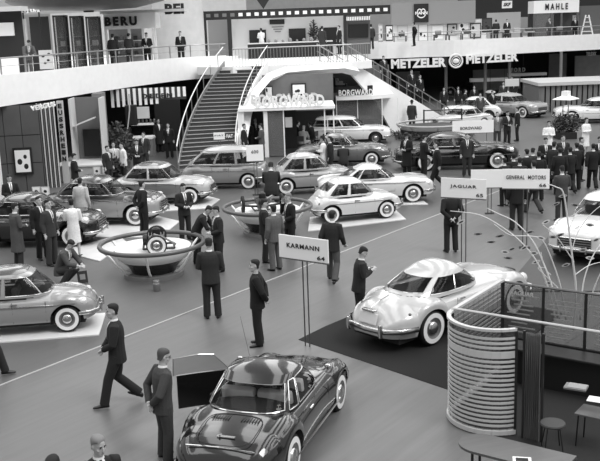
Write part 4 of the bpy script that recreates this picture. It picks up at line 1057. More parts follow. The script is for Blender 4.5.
def engine(x, y, rz, label, wheels):
    t = thing('chassis_display', label, 'engine', (x, y, .70), rz)
    mtl = M('cast_metal', 120, .35, .7); md = M('engine_dark', 45, .4, .5)
    bm = B(); box(bm, (0, 0, .24), (.34, .42, .30), bev=.04)
    for i in range(6): box(bm, (0, -.2+.08*i, .36), (.44, .02, .16))
    obj('engine_block', bm, mtl, t, smooth=True, sharp=40)
    bm = B(); lathe(bm, [(.02, -.36), (.13, -.36), (.15, -.30), (.15, -.24), (.04, -.22)], 18, (0, 0, .3), 'Y'); obj('fan', bm, md, t, smooth=True, sharp=40)
    bm = B(); lathe(bm, [(.08, .42), (.11, .44), (.11, .58), (.06, .62), (.03, .62)], 16); obj('air_filter', bm, md, t, smooth=True, sharp=40)
    bm = B(); tube(bm, [(-.55, 0, .22), (0, 0, .16), (.55, 0, .22)], .035, 8); obj('axle', bm, md, t)
    bm = B(); tube(bm, [(-.3, -.35, .12), (-.3, .45, .10)], .03, 6); tube(bm, [(.3, -.35, .12), (.3, .45, .10)], .03, 6); tube(bm, [(-.3, .45, .10), (.3, .45, .10)], .03, 6); tube(bm, [(-.3, -.35, .12), (.3, -.35, .12)], .03, 6); obj('subframe', bm, md, t)
    bm = B(); tube(bm, [(.12, -.1, .42), (.3, -.05, .5), (.34, .2, .4), (.3, .5, .2)], .028, 6); obj('exhaust_pipe', bm, mtl, t)
    for s in (-1, 1):
        o = make_wheel(t, 0, s*.62, .27, s, wheels); o.matrix_basis = Matrix.Rotation(R_(-90), 4, 'Z') @ o.matrix_basis
    return t
engine(-3.80, 24.0, R_(-82), 'engine and axle with white-wall wheel in the nearer bowl', True)
engine(-1.15, 28.75, R_(10), 'engine and axle with black tyre in the farther bowl', False)
t = thing('canister', 'small metal canister standing before the nearer bowl', 'canister', (P(157, 291).x, P(157, 291).y, 0))
bm = B(); lathe(bm, [(.085, 0), (.09, .02), (.085, .26), (.07, .28), (.03, .29)], 20); obj('can', bm, M('tin', 110, .4, .5), t, smooth=True, sharp=40)
bm = B(); lathe(bm, [(.087, .18), (.092, .2), (.087, .22)], 20, caps=False); obj('band', bm, chrome, t)
t = thing('placard', 'small black placard on the floor by the crouching man', 'placard', (P(83, 283).x, P(83, 283).y, 0), .4)
bm = B(); box(bm, (0, 0, .16), (.26, .02, .32), Matrix.Rotation(R_(-18), 3, 'X')); obj('board', bm, black, t)
bm = B(); box(bm, (0, .10, .14), (.03, .02, .30), Matrix.Rotation(R_(22), 3, 'X')); obj('prop', bm, steel, t)
bm = B(); box(bm, (0, -.012, .17), (.14, .01, .14), Matrix.Rotation(R_(-18), 3, 'X')); obj('mark', bm, M('grey_mark', 130, .6), t)
# white display boards below the cars
def plate(px, label, z=.03):
    pts = [P(*p) for p in px]; c = sum(pts, Vector())/len(pts); bm = B(); prism(bm, [(p-c) for p in pts], 0, z)
    o = obj('display_board', bm, M('board_white', 205, .5, noise=.06, nscale=2)); o.location = (c.x, c.y, .004); tag(o, label, 'platform', 'white boards under the show cars')
plate([(-60, 348), (99, 336), (106, 314), (-60, 326)], 'white board under the dark-roofed small car')
plate([(100, 262), (127, 243), (118, 236), (60, 252)], 'white board under the nose of the black saloon')
plate([(96, 238), (160, 238), (180, 222), (150, 215), (96, 225)], 'white board under the two-tone saloon')
plate([(160, 212), (208, 209), (220, 200), (205, 196), (160, 202)], 'white board under the saloon with pale bonnet')
plate([(308, 232), (406, 220), (396, 211), (310, 218)], 'white board under the smallest white car')
plate([(380, 206), (428, 205), (420, 199), (380, 199)], 'white board under the nose of the white coupe')
# ------------------------------------------------------------------ booth at the right
A = Vector((2.42, 14.52, 0)); Bc = Vector((3.65, 16.24, 0)); u = Vector((.81, -.586, 0)).normalized(); v = Vector((.575, .818, 0)).normalized()
frost = glass('frosted_glass', 200, .35, .2)
stripe_m = M('screen_stripe', 190, .4)
def curved_screen():
    t = thing('curved_screen', 'curved glass screen with pale horizontal stripes at the booth corner', 'screen', A)
    # plan: from the partition corner down, round the bend to the curtain
    S0 = v*2.1; S1 = v*.05; pts = [S0, S1]; c = S1+u*.70
    for i in range(1, 15):
        a = math.pi-math.pi*.80*i/14; pts.append(c+u*(.70*math.cos(a))-v*(.68*math.sin(a)))
    plan = []
    for a, b in zip(pts, pts[1:]):
        m_ = 10 if (a-b).length > 1 else 1
        for i in range(m_): plan.append(a.lerp(b, i/m_))
    plan.append(pts[-1])
    def band(z0, z1, off, th, sub=None):
        bm = B(); n = len(plan)
        for i in range(n-1):
            if sub and not sub(i): continue
            a, b = plan[i], plan[i+1]; d = (b-a).normalized(); nn = Vector((-d.y, d.x, 0))
            prism(bm, [a+nn*off, b+nn*off, b+nn*(off+th), a+nn*(off+th)], z0, z1)
        bmesh.ops.remove_doubles(bm, verts=bm.verts[:], dist=.001); return bm
    obj('glass_pane', band(.12, 1.74, 0, .012), glass('screen_glass', 110, .84, .05), t)
    n = 20; bm = B()
    for k in range(n):
        z = .18+1.5*k/n
        if k == 15: z1 = z+.11
        elif k == 16: continue
        else: z1 = z+.037
        b2 = band(z, z1, -.012, .01); tmp = bpy.data.meshes.new('x'); b2.to_mesh(tmp); b2.free(); bm.from_mesh(tmp); bpy.data.meshes.remove(tmp)
    obj('stripes', bm, stripe_m, t)
    obj('top_rim', band(1.74, 1.78, -.03, .07), M('rim_pale', 190, .35), t)
    obj('bottom_rim', band(.05, .12, -.03, .07), M('rim_pale', 190, .35), t)
    for p in (plan[0], plan[10], plan[-1]):
        bm = B(); bx(bm, p.x-.02, p.x+.02, p.y-.02, p.y+.02, 0, 1.78); obj('post', bm, M('post_dark', 50, .4, .5), t)
    bm = B(); tube(bm, [Vector((0, 0, 1.79))+S1, Vector((0, 0, 1.79))+S1+u*3.4], .022, 6); obj('tie_rail', bm, M('rim_pale', 190, .35), t)
    return t
curved_screen()
def partition():
    t = thing('glass_partition', 'tall glass partition with dark posts behind the booth counter', 'partition', Bc)
    for i in range(6):
        p = u*(.76*i); bm = B(); bx(bm, p.x-.022, p.x+.022, p.y-.022, p.y+.022, 0, 1.72); obj('post', bm, M('post_dark', 50, .4, .5), t)
        if i < 5:
            q = p+u*.76; bm = B(); dn = Vector((-u.y, u.x, 0))*.006
            prism(bm, [p-dn, q-dn, q+dn, p+dn], .72, 1.70); o = obj('glass_pane', bm, glass('part_glass', 110, .66, .08), t)
            bm = B(); random.seed(i+3)
            for k in range(9):
                z = .82+.085*k; s0 = random.uniform(.03, .25); s1 = random.uniform(.45, .73)
                a, b = p+u*s0, p+u*s1; prism(bm, [a-dn*1.6, b-dn*1.6, b+dn*1.6, a+dn*1.6], z, z+.022)
            obj('stripes', bm, M('stripe_grey', 150, .5), o)
    bm = B(); tube(bm, [Vector((0, 0, 1.73)), u*3.85+Vector((0, 0, 1.73))], .025, 6); obj('top_rail', bm, M('post_mid', 100, .4, .5), t)
    bm = B(); dn = Vector((-u.y, u.x, 0))*.03; prism(bm, [-dn, u*3.8-dn, u*3.8+dn, dn], .0, .72); obj('lower_panel', bm, dark, t)
    o = obj('emblem', text_mesh('JAGUAR', .42, .1, .006, .01), M('stripe_pale', 200, .5), t); o.rotation_euler = (0, 0, GRID); o.location = u*.38+Vector((0, 0, 1.55))+Vector((-.01, -.014, 0))
partition()
# curtain
t = thing('curtain', 'dark pleated curtain hanging beside the curved screen', 'curtain', (3.34, 13.36, 0), GRID)
bm = B(); rows = []
for z in (.03, .6, 1.2, 1.76):
    rows.append([Vector((.26*(i/40)+.0, .028*math.sin(i*1.25)+.01*math.sin(z*3+i), z)) for i in range(41)])
loft(bm, rows, closed=False, caps=False); r = bmesh.ops.solidify(bm, geom=bm.faces[:], thickness=.006)
obj('cloth', bm, M('curtain_cloth', 112, .8), t, smooth=True)
for i in (0, 1):
    bm = B(); bx(bm, -.02+i*.3, .01+i*.3, -.02, .02, 0, 1.78); obj('edge_post', bm, M('post_dark', 50, .4, .5), t)
woodm = floor_mat('table_wood', 88, .25, 2.0, .3)
t = thing('rounded_table', 'rounded wooden table at the foot of the curved screen', 'table', (P(500, 448, .72).x, P(500, 448, .72).y, 0), GRID)
bm = B(); pl = [(.34*math.cos(a)*1.0-.25, .30*math.sin(a)) for a in [math.pi/2+math.pi*i/14 for i in range(15)]]+[(.95, -.30), (.95, .30)]
prism(bm, pl, .69, .725); obj('tabletop', bm, woodm, t)
for x, y in ((-.35, -.12), (-.35, .12), (.8, -.2), (.8, .2)):
    bm = B(); tube(bm, [(x, y, 0), (x, y, .69)], .02, 8); obj('leg', bm, black, t)
q = P(522, 460, .73); o = obj('brochure', (lambda b: (box(b, (0, 0, .004), (.24, .17, .008)), b)[1])(B()), M('paper_white', 225, .6)); o.location = (q.x, q.y, .726); o.rotation_euler = (0, 0, -.2); tag(o, 'white leaflet with dark picture on the rounded table', 'leaflet')
bm = B(); box(bm, (0, 0, .009), (.16, .10, .003)); obj('printed_picture', bm, ink, o)
t = thing('counter', 'long dark counter running along the glass partition', 'counter', Bc+u*.2-v*.42, GRID)
bm = B(); bx(bm, 0, 3.4, -.22, .25, .70, .74, bev=.01); obj('worktop', bm, M('counter_dark', 44, .35), t)
bm = B(); bx(bm, .05, 3.35, -.05, .22, 0, .70); obj('front_panel', bm, M('counter_front', 26, .6), t)
def small(name, px, py, z, size, label, cat, mat, rz=0, part=None):
    q = P(px, py, z); t = thing(name, label, cat, (q.x, q.y, z), rz)
    bm = B(); box(bm, (0, 0, size[2]/2), size, bev=.003); obj(part or 'cover', bm, mat, t)
    return t
t = small('folder', 576, 388, .742, (.34, .24, .03), 'grey folder lying open on the dark counter', 'folder', M('folder_grey', 120, .6), -.5)
bm = B(); box(bm, (.02, .01, .034), (.28, .2, .006)); obj('pages', bm, M('paper_grey', 150, .7), t)
t = small('leaflet', 598, 400, .742, (.3, .22, .008), 'white leaflet on the dark counter at the right edge', 'leaflet', M('paper_white', 225, .6), -.5, 'sheet')
def stool(px, py, label):
    q = P(px, py); t = thing('side_table', label, 'table', (q.x, q.y, 0), GRID)
    bm = B(); box(bm, (0, 0, .56), (.62, .42, .03), bev=.008); obj('tabletop', bm, M('side_top', 92, .35), t)
    for x in (-.26, .26):
        for y in (-.16, .16):
            bm = B(); tube(bm, [(x*1.1, y*1.1, 0), (x, y, .55)], .012, 6); obj('leg', bm, black, t)
    return t
stool(598, 448, 'low table with thin black legs at the right edge, behind the rounded table')
# chair with thin legs inside the booth
q = P(552, 452); t = thing('stool', 'dark stool with thin legs beside the curtain', 'stool', (q.x, q.y, 0), .3)
bm = B(); lathe(bm, [(.02, .44), (.18, .44), (.19, .46), (.18, .48), (.02, .49)], 20); obj('seat', bm, M('seat_dark', 60, .6), t, smooth=True, sharp=50)
for k in range(4):
    a = k*math.pi/2+.4; bm = B(); tube(bm, [(.2*math.cos(a), .2*math.sin(a), 0), (.12*math.cos(a), .12*math.sin(a), .45)], .01, 6); obj('leg', bm, black, t)
# ------------------------------------------------------------------ white branches with paper leaves
t = thing('white_branches', 'bare white-painted branches with small paper leaves behind the glass partition', 'tree', (4.95, 16.6, 0))
O = Vector((4.95, 16.6, 0)); YB = 16.7
def br(pts, r0, r1, dy=0.0):
    w = [P(a, b, Y=YB+dy*i/len(pts))-O for i, (a, b) in enumerate(pts)]
    n = len(w); bm = B(); fine = []
    for i in range(n-1):
        for k in range(4):
            s = k/4; p0 = w[max(i-1, 0)]; p1 = w[i]; p2 = w[i+1]; p3 = w[min(i+2, n-1)]
            fine.append(.5*((2*p1)+(p2-p0)*s+(2*p0-5*p1+4*p2-p3)*s*s+(3*p1-p0-3*p2+p3)*s**3))
    fine.append(w[-1]); tube(bm, fine, [r0+(r1-r0)*i/(len(fine)-1) for i in range(len(fine))], 6); obj('branch', bm, M('branch_white', 215, .6), t, smooth=True)
br([(573, 330), (576, 291), (572, 255), (567, 215), (563, 192), (556, 187), (548, 184)], .022, .009, -.4)
br([(560, 320), (553, 290), (543, 262), (532, 240), (515, 222), (499, 214), (487, 208)], .02, .006, .5)
br([(556, 320), (548, 287), (537, 262), (522, 243), (505, 229), (480, 215), (450, 211)], .018, .006, .8)
br([(566, 320), (560, 285), (551, 258), (542, 240), (530, 236), (510, 235), (494, 224)], .016, .006, -.5)
br([(580, 320), (583, 285), (590, 262), (600, 245), (612, 235)], .016, .008, .3)
br([(584, 330), (592, 295), (602, 270), (612, 255)], .016, .008, -.3)
br([(572, 250), (578, 232), (590, 215), (604, 203)], .009, .005, .2)
br([(574, 262), (566, 250), (556, 236), (543, 225)], .010, .005, -.2)
br([(575, 275), (588, 266), (602, 262), (612, 262)], .010, .005, .3)
br([(569, 230), (575, 215), (582, 208)], .008, .004, .1)
br([(551, 275), (545, 268), (541, 252)], .008, .004, .1)
br([(560, 290), (550, 280), (538, 268), (545, 268)], .009, .004, .1)
lf = [(478, 234), (491, 242), (500, 236), (505, 252), (512, 249), (524, 248), (508, 258), (534, 253), (546, 222), (536, 262), (549, 283), (563, 196), (575, 205), (590, 225), (596, 240), (560, 235), (583, 250), (553, 237), (530, 232), (541, 238), (590, 258), (566, 265), (461, 222), (556, 204)]
random.seed(5)
for a, b in lf:
    c = P(a, b, Y=YB+random.uniform(-.3, .5))-O; rot = Matrix.Rotation(random.uniform(-.5, .2), 3, 'Y') @ Matrix.Rotation(random.uniform(-.5, .5), 3, 'X')
    bm = B(); pts = []
    for k in range(14):
        th = 2*math.pi*k/14; pts.append(c+rot @ Vector((.085*math.cos(th), 0, .032*math.sin(th)*abs(math.sin(th))**.3)))
    q = [p+Vector((0, .004, 0)) for p in pts]; loft(bm, [pts, q]); o = obj('paper_leaf', bm, M('leaf_pale', 165, .6), t)
    bm = B(); pts = [c+rot @ Vector((.045*math.cos(2*math.pi*k/12), -.003, .014*math.sin(2*math.pi*k/12))) for k in range(12)]; q = [p+Vector((0, -.002, 0)) for p in pts]; loft(bm, [pts, q]); obj('leaf_centre', bm, ink, o)
# ------------------------------------------------------------------ round planter and pavilion in the middle distance
def leaves(name, parent, c, r, n, size, mat, seed=1):
    random.seed(seed); bm = B()
    for _ in range(n):
        while True:
            q = Vector((random.uniform(-1, 1), random.uniform(-1, 1), random.uniform(-1, 1)))
            if q.length < 1: break
        p = Vector((c[0]+q.x*r[0], c[1]+q.y*r[1], c[2]+q.z*r[2]))
        a = Vector((random.uniform(-1, 1), random.uniform(-1, 1), random.uniform(-.3, 1))).normalized(); s = a.orthogonal().normalized()
        L = size*random.uniform(.6, 1.3); w = L*.22
        vs = [bm.verts.new(p), bm.verts.new(p+a*L*.5+s*w), bm.verts.new(p+a*L), bm.verts.new(p+a*L*.5-s*w)]; bm.faces.new(vs)
    return obj(name, bm, mat, parent)
leafd = M('leaf_dark', 48, .6, noise=.4, nscale=4)
q = P(424, 142); cx, cy = q.x+.8, q.y+2.2
t = thing('round_planter', 'round planter ring with dark hedge in front of the white stair', 'planter', (cx, cy, 0))
bm = B(); tube(bm, [(2.0*math.cos(a), 2.0*math.sin(a), .75) for a in [2*math.pi*i/40 for i in range(41)]], .06, 6); obj('ring_rail', bm, M('ring_pale', 170, .4), t, smooth=True)
bm = B(); lathe(bm, [(1.5, 0), (1.75, .1), (1.85, .5), (1.7, .62), (.1, .62)], 36); obj('bowl', bm, M('planter_side', 60, .5), t, smooth=True, sharp=50)
for k in range(8):
    a = k*math.pi/4; bm = B(); tube(bm, [(2*math.cos(a), 2*math.sin(a), .74), (1.7*math.cos(a), 1.7*math.sin(a), .4)], .025, 5); obj('strut', bm, steel, t)
bm = None
for k in range(10):
    a = math.pi+k*math.pi/10; leaves('hedge_plant', t, (2.05*math.cos(a), 2.05*math.sin(a), .18), (.35, .35, .2), 90, .16, leafd, k)
t = thing('barrier', 'dark metal barrier bar in front of the white stair', 'barrier', (P(424, 133).x, P(424, 133).y, 0))
for x in (0, 2.2):
    bm = B(); tube(bm, [(x, 0, 0), (x, 0, 1.35)], .045, 8); obj('post', bm, M('post_dark', 50, .4, .5), t)
for z in (.75, 1.3):
    bm = B(); tube(bm, [(0, 0, z), (2.2, 0, z)], .035, 6); obj('bar', bm, M('post_dark', 50, .4, .5), t)
# flat roofed pavilion
x0 = P(539, 100, Y=63.5).x; x1 = 30; zt = P(539, 86, Y=63.5).z
t = thing('pavilion', 'flat-roofed glass pavilion at the right edge', 'pavilion', (x0, 63.5, 0))
bm = B(); bx(bm, -.1, x1-x0, -.2, 5, zt-.0, zt+.22); obj('roof', bm, M('roof_pale', 190, .6), t)
bm = B(); bx(bm, 0, .15, 0, 4.8, 0, zt); obj('side_wall', bm, M('slat_grey', 110, .7), t)
for i in range(14):
    bm = B(); x = .1+i*.36; bx(bm, x, x+.26, -.02, .06, 0, zt); obj('slat', bm, M('slat_grey', 110, .7), t)
bm = B(); bx(bm, 0, x1-x0, 4.6, 4.8, 0, zt); obj('rear_wall', bm, M('pav_dark', 36, .8), t)
q = P(566, 150); q.y = 49.5; q.x = P(566, 95, Y=49.5).x
t = thing('shade_lamp', 'pale lamp shade on two tall poles above the crowd', 'lamp', (q.x, 49.5, 0)); z1 = P(566, 99, Y=49.5).z; z2 = P(566, 91, Y=49.5).z
bm = B(); lathe(bm, [(.72, z1-.02), (.70, z1+.02), (.26, z1+.16), (.24, z2), (.02, z2+.02)], 4); obj('lamp_shade', bm, M('shade_white', 235, .5), t)
for s in (-1, 1):
    bm = B(); tube(bm, [(s*.14, 0, 0), (s*.14, 0, z2)], .03, 6); obj('pole', bm, steel, t)
bm = B(); bx(bm, -.5, .5, -.5, .5, 0, .35); obj('plant_box', bm, dark, t)
for k in range(6): leaves('plant', t, (random.Random(k).uniform(-.5, .5), -.1, .75), (.35, .35, .5), 120, .2, leafd, 20+k)
# ------------------------------------------------------------------ corner stand with white canopy
YC = 46.2
def R4(px0, py0, px1, py1, Y):
    a = P(px0, py0, Y=Y); b = P(px1, py1, Y=Y); return a.x, b.x, b.z, a.z
x0, x1 = P(238, 112, Y=YC).x, P(335, 106, Y=YC).x; zc = P(285, 110, Y=YC).z
t = thing('corner_stand', 'glazed corner stand under a white canopy with large raised letters', 'stand', (x0, YC, 0))
W0 = x1-x0
bm = B(); bx(bm, 0, W0, -.15, 3.2, zc, zc+.14); obj('canopy', bm, white, t)
bm = B(); bx(bm, -.05, .28, -.05, .12, 0, zc); obj('door_jamb', bm, white, t)
for px in (266,): 
    x = P(px, 130, Y=YC).x-x0; bm = B(); bx(bm, x-.10, x+.10, -.03, .1, 0, zc); obj('door_jamb', bm, white, t)
for px in (284, 325, 334):
    x = P(px, 130, Y=YC).x-x0; bm = B(); bx(bm, x-.03, x+.03, -.02, .05, 0, zc); obj('window_post', bm, white, t)
bm = B(); bx(bm, P(266, 130, Y=YC).x-x0, P(284, 130, Y=YC).x-x0, 0, .02, .05, zc); obj('window_pane', bm, glass('shop_glass', 120, .45), t)
bm = B(); bx(bm, 0, W0*.6, 3.0, 3.2, 0, zc); obj('back_wall', bm, M('stand_back', 60, .8), t)
bm = B(); bx(bm, P(285, 115, Y=YC).x-x0, P(292, 115, Y=YC).x-x0, .02, .05, 1.45, 1.95); obj('notice', bm, M('paper_grey2', 170, .7), t)
lx = P(290, 105, Y=YC).x-x0; lw = P(325, 105, Y=YC).x-P(256, 105, Y=YC).x
lettering('BORGWARD', lw, .56, white, t, (lx, -.08, zc+.44), .12, .035, spacing=1.1)
lettering('BORGWARD', lw, .56, M('letters_grey', 180, .5), t, (lx-.25, 1.2, zc+.44), .12, .035, spacing=1.1)
# grey wall behind it with framed pictures
xa, xb = P(262, 80, Y=50).x, P(333, 80, Y=50).x
bm = B(); bx(bm, xa, xb, 50.0, 50.25, 1.9, LZ-.45); struct('wall_stand', bm, wm)
bm = B(); bx(bm, xb-.2, P(389, 80, Y=57.5).x, 57.4, 57.6, 0, LZ-.45); struct('wall_under_landing', bm, wm)
bm = B(); bx(bm, xa, xb-.4, 53.4, 53.6, 0, 2.2); struct('wall_stand_lower', bm, wd_)
def picture(px0, py0, px1, py1, Y, label, blobs=(), frame_v=20, ground=225, z_=None, rz=0, cat='poster'):
    a, b, c, d = R4(px0, py0, px1, py1, Y); w, h = b-a, d-c
    t = thing('framed_poster', label, cat, ((a+b)/2, Y, c), rz)
    bm = B(); box(bm, (0, 0, h/2), (w, .06, h)); obj('frame', bm, M('frame_%d' % frame_v, frame_v, .5), t)
    bm = B(); box(bm, (0, -.035, h/2), (w*.80, .02, h*.82)); obj('print', bm, M('print_%d' % ground, ground, .6), t)
    if blobs:
        bm = B()
        for bx_, bz_, br_ in blobs: ell(bm, (bx_*w, -.045, h/2+bz_*h), (br_*w, .008, br_*h*.8), 10)
        obj('printed_shapes', bm, ink, t)
    return t
random.seed(11)
def rb(n, r=.08): return [(random.uniform(-.27, .27), random.uniform(-.27, .27), random.uniform(r*.5, r*1.3)) for _ in range(n)]
picture(291, 83.5, 306.5, 99, 49.9, 'framed picture on the grey wall above the seated visitors', rb(4, .1))
picture(264.5, 86, 273, 101, 49.9, 'narrow framed picture at the left of the grey wall', rb(2, .1))
picture(334, 74, 346, 86, 57.34, 'framed picture on the grey wall above the second canopy', rb(3, .1), ground=205)
# second canopy
YD = 53.0; x0, x1 = P(336, 95, Y=YD).x, P(372, 95, Y=YD).x; z0 = P(350, 100, Y=YD).z; z1 = P(350, 89, Y=YD).z
t = thing('shop_canopy', 'white canopy with small raised letters against the stair flank', 'canopy', (x0, YD, 0))
bm = B(); prism(bm, [(0, 0), (x1-x0, -.1), (x1-x0+1.3, .7), (x1-x0+1.3, 2.2), (0, 3)], z0+.0, z0+.22); obj('canopy', bm, white, t)
bm = B(); bx(bm, .1, x1-x0+.1, .6, .8, z0+.22, z1+.12); obj('dark_fascia', bm, black, t)
lettering('BORGWARD', (x1-x0)*.95, .34, sign_white, t, ((x1-x0)/2+.1, -.02, z0+.42), .06, .03, spacing=1.1)
for x in (0, 1.2, 2.6, 3.5):
    bm = B(); bx(bm, x, x+.05, .3, .35, 0, z0); obj('window_post', bm, white, t)
bm = B(); bx(bm, .0, 2.6, .32, .34, .05, z0); obj('window_pane', bm, glass('shop_glass', 120, .45), t)
bm = B(); bx(bm, 0, 2.4, 2.0, 2.2, 0, z0); obj('back_wall', bm, M('stand_light', 120, .8), t)
# curved side wall in the shadow below the landing
# large white letters under the right balcony
YM = 73.4
def letters(text, px0, px1, pyc, hpx, Y, label, mat=sign_white, depth=.12, bold=.035, cat='sign lettering', slope=0.0, brackets=True, spacing=1.05, name='letter_sign', hang=3.61):
    a = P(px0, pyc, Y=Y); b = P(px1, pyc, Y=Y); h = hpx*Y/F
    t = thing(name, label, cat, ((a.x+b.x)/2, Y, a.z-h/2))
    o = lettering(text, b.x-a.x, h, mat, t, (0, 0, h/2), depth, bold, spacing=spacing)
    if slope: o.rotation_euler = (0, -slope, 0)
    if brackets:
        for s in ((-1, 1) if hang else ()):
            bm = B(); bx(bm, s*(b.x-a.x)*.4-.03, s*(b.x-a.x)*.4+.03, .10, .16, h/2, hang-t.location.z); obj('hanger', bm, M('post_dark', 50, .4, .5), t)
        bm = B(); box(bm, (0, .12, h/2), (b.x-a.x, .04, .05)); obj('mounting_bar', bm, M('post_dark', 50, .4, .5), t)
    return t
letters('METZELER', 391, 446, 64, 9, YM, 'large white letters METZELER left of the round emblem', bold=.05)
letters('METZELER', 466, 518, 59, 8.5, YM, 'large white letters METZELER right of the round emblem', bold=.05, slope=.02)
q = P(456, 61, Y=YM); t = thing('round_emblem', 'round white ring emblem between the two rows of large letters', 'emblem', (q.x, YM, q.z))
bm = B(); tube(bm, [(.50*math.cos(a), 0, .50*math.sin(a)) for a in [2*math.pi*i/32 for i in range(33)]], .07, 6); obj('ring', bm, sign_white, t)
bm = B(); ell(bm, (0, 0, 0), (.26, .06, .2), 12); tube(bm, [(.33*math.cos(a), 0, .33*math.sin(a)) for a in [2*math.pi*i/32 for i in range(33)]], .03, 6); obj('inner_mark', bm, sign_white, t)
bm = B(); bx(bm, -.04, .04, .08, .14, .45, 3.61-q.z); obj('bracket', bm, steel, t)
letters('FORD', 511, 525, 70, 4, 84, 'small pale letters FORD below the right balcony', bold=.02, spacing=1.5)
letters('TELDIX', 586, 596, 54, 3.5, 84, 'small white lettering below the balcony at the right edge', bold=.02)
# ------------------------------------------------------------------ left stands below the balcony
def slab(name, label, cat, px0, py0, px1, py1, Y, mat, th=.12, rz=0, z0=None, kind=None):
    a, b, c, d = R4(px0, py0, px1, py1, Y)
    if z0 is not None: c = z0
    bm = B(); box(bm, (0, 0, (d-c)/2), (b-a, th, d-c)); o = obj(name, bm, mat); o.location = ((a+b)/2, Y, c); o.rotation_euler = (0, 0, rz)
    if kind: o['kind'] = kind
    else: tag(o, label, cat)
    return o
YL = 38.0
def legs(o):
    c = o.data.vertices; w = max(v.co.x for v in c)
    for s in (-1, 1):
        bm = B(); bx(bm, s*w*.8-.03, s*w*.8+.03, .0, .06, -o.location.z, 0.01); obj('post', bm, M('post_dark', 50, .4, .5), o)
t = thing('panel_wall', 'tall grey panelled stand wall below the left balcony', 'stand wall', (P(-30, 150, Y=YL).x, YL, 0), .10)
xw = P(40, 150, Y=YL).x-t.location.x; n = 4
pm = M('panel_grey', 78, .7, noise=.08, nscale=2)
for i in range(n):
    for z0, z1 in ((.02, 1.2), (1.23, 2.35), (2.38, 3.58)):
        bm = B(); bx(bm, xw*i/n+.012, xw*(i+1)/n-.012, -.03, .03, z0, z1, bev=.006); obj('panel', bm, pm, t)
bm = B(); bx(bm, 0, xw, .03, .1, 0, 3.6); obj('backing', bm, dark, t)
picture(12.5, 148, 33.5, 174, 38.10, 'black-framed poster with three dark shapes on the panelled wall', [(-.16, -.02, .14), (.14, .16, .10), (.16, -.2, .13)], frame_v=14, rz=.10)
o = slab('bright_panel', 'bright leaning panel at the left edge behind the black saloon', 'panel', -14, 130, 5, 205, 36.6, M('panel_bright', 222, .5), .06, z0=0.0)
t = thing('striped_screen', 'screen of upright light and dark slats beside the lettered panel', 'screen', (P(40, 150, Y=39).x, 39, 0), .35)
for i in range(9):
    bm = B(); bx(bm, .085*i, .085*i+.05, -.03, .03, 0, 3.58); obj('slat', bm, M('slat_pale', 195, .6) if i % 2 == 0 else M('slat_mid', 80, .6), t)
bm = B(); bx(bm, 0, .75, .03, .06, 0, 3.58); obj('backing', bm, dark, t)
x0, x1, z0, z1 = R4(56, 97, 68, 160, 40.2)
t = thing('lettered_panel', 'upright pale panel with dark vertical lettering EUSSRHEIN', 'sign', ((x0+x1)/2, 40.2, 0))
bm = B(); box(bm, (0, 0, 1.79), (x1-x0, .08, 3.58)); obj('board', bm, M('panel_pale', 190, .6), t)
for i, ch in enumerate('EUSSRHEIN'):
    lettering(ch, .17, .2, ink, t, (0, -.045, 3.36-.285*i), .02, .04, name='letter')
letters('VERGUS', 31, 56, 106.5, 5, 37.6, 'white slanting letters VERGUS below the parapet at the left', bold=.04, slope=.16)
# low pale platform and glazed showcase
x0, x1, z0, z1 = R4(56, 160, 112, 182, 40.6)
t = thing('low_platform', 'long low pale platform in front of the showcase', 'platform', (x0, 40.4, 0))
bm = B(); bx(bm, 0, x1-x0, 0, 3, 0, .68); obj('platform_body', bm, M('platform_pale', 168, .6), t)
bm = B(); bx(bm, -.05, x1-x0+.05, -.06, 3.05, .68, .74); obj('edge', bm, M('platform_edge', 205, .5), t)
x0, x1, z0, z1 = R4(69, 100, 104, 160, 41.6)
t = thing('showcase', 'tall showcase with dark inner opening on the low platform', 'showcase', ((x0+x1)/2, 41.6, .74))
W0 = x1-x0; h = 2.8
bm = B(); bx(bm, -W0/2, W0/2, .9, 1.0, 0, h); obj('rear_panel', bm, M('case_grey', 100, .7), t)
bm = B(); bx(bm, -W0*.28, W0*.28, .82, .9, .12, 1.35); obj('dark_opening', bm, black, t)
for s in (-1, 1):
    bm = B(); bx(bm, s*W0/2-.04, s*W0/2+.04, -.04, 1.0, 0, h); obj('side_post', bm, M('slat_pale', 195, .6), t)
bm = B(); box(bm, (-W0*.1, .2, 1.75), (W0*.8, .5, .06), Matrix.Rotation(-.35, 3, 'Y')); obj('sloping_shelf', bm, M('platform_edge', 205, .5), t)
o = slab('grey_pillar', 'wide grey pillar right of the showcase', 'pillar', 93.5, 93, 108.5, 160, 43.9, M('pillar_grey', 120, .7), .9, z0=.0)
for i, (px, l) in enumerate(((37, 'left'), (46, 'right'))):
    picture(px-5, 187, px+4, 195.5, 37.0, 'small square picture with a dark shape, %s of two on the floor' % l, [(.0, 0, .22)], frame_v=190, ground=222, cat='picture')
for i, px in enumerate((97, 106)):
    picture(px-4, 167, px+4, 175, 40.1, 'small square picture leaning on the platform front, %s one' % ('left', 'right')[i], [(.0, 0, .2)], frame_v=190, ground=222, cat='picture')
# plants
def tall_plant(px, py, hh, label, seed):
    q = P(px, py); t = thing('potted_plant', label, 'plant', (q.x, q.y, 0))
    bm = B(); lathe(bm, [(.16, 0), (.2, .28), (.21, .3), (.17, .3), (.02, .27)], 16); obj('pot', bm, M('pot_grey', 90, .6), t, smooth=True, sharp=40)
    bm = B(); tube(bm, [(0, 0, .25), (.05, 0, hh*.5), (-.04, 0, hh)], [.03, .02, .008], 6); obj('stem', bm, dark, t)
    leaves('foliage', t, (0, 0, hh*.6), (.42, .35, hh*.42), 260, .26, leafd, seed)
tall_plant(121, 172, 2.3, 'tall dark leafy plant beside the grey pillar', 3)
tall_plant(117, 184, 1.0, 'low dark plant at the foot of the grey pillar', 4)
tall_plant(127, 168, 1.7, 'dark leafy plant behind the man in white jacket', 5)
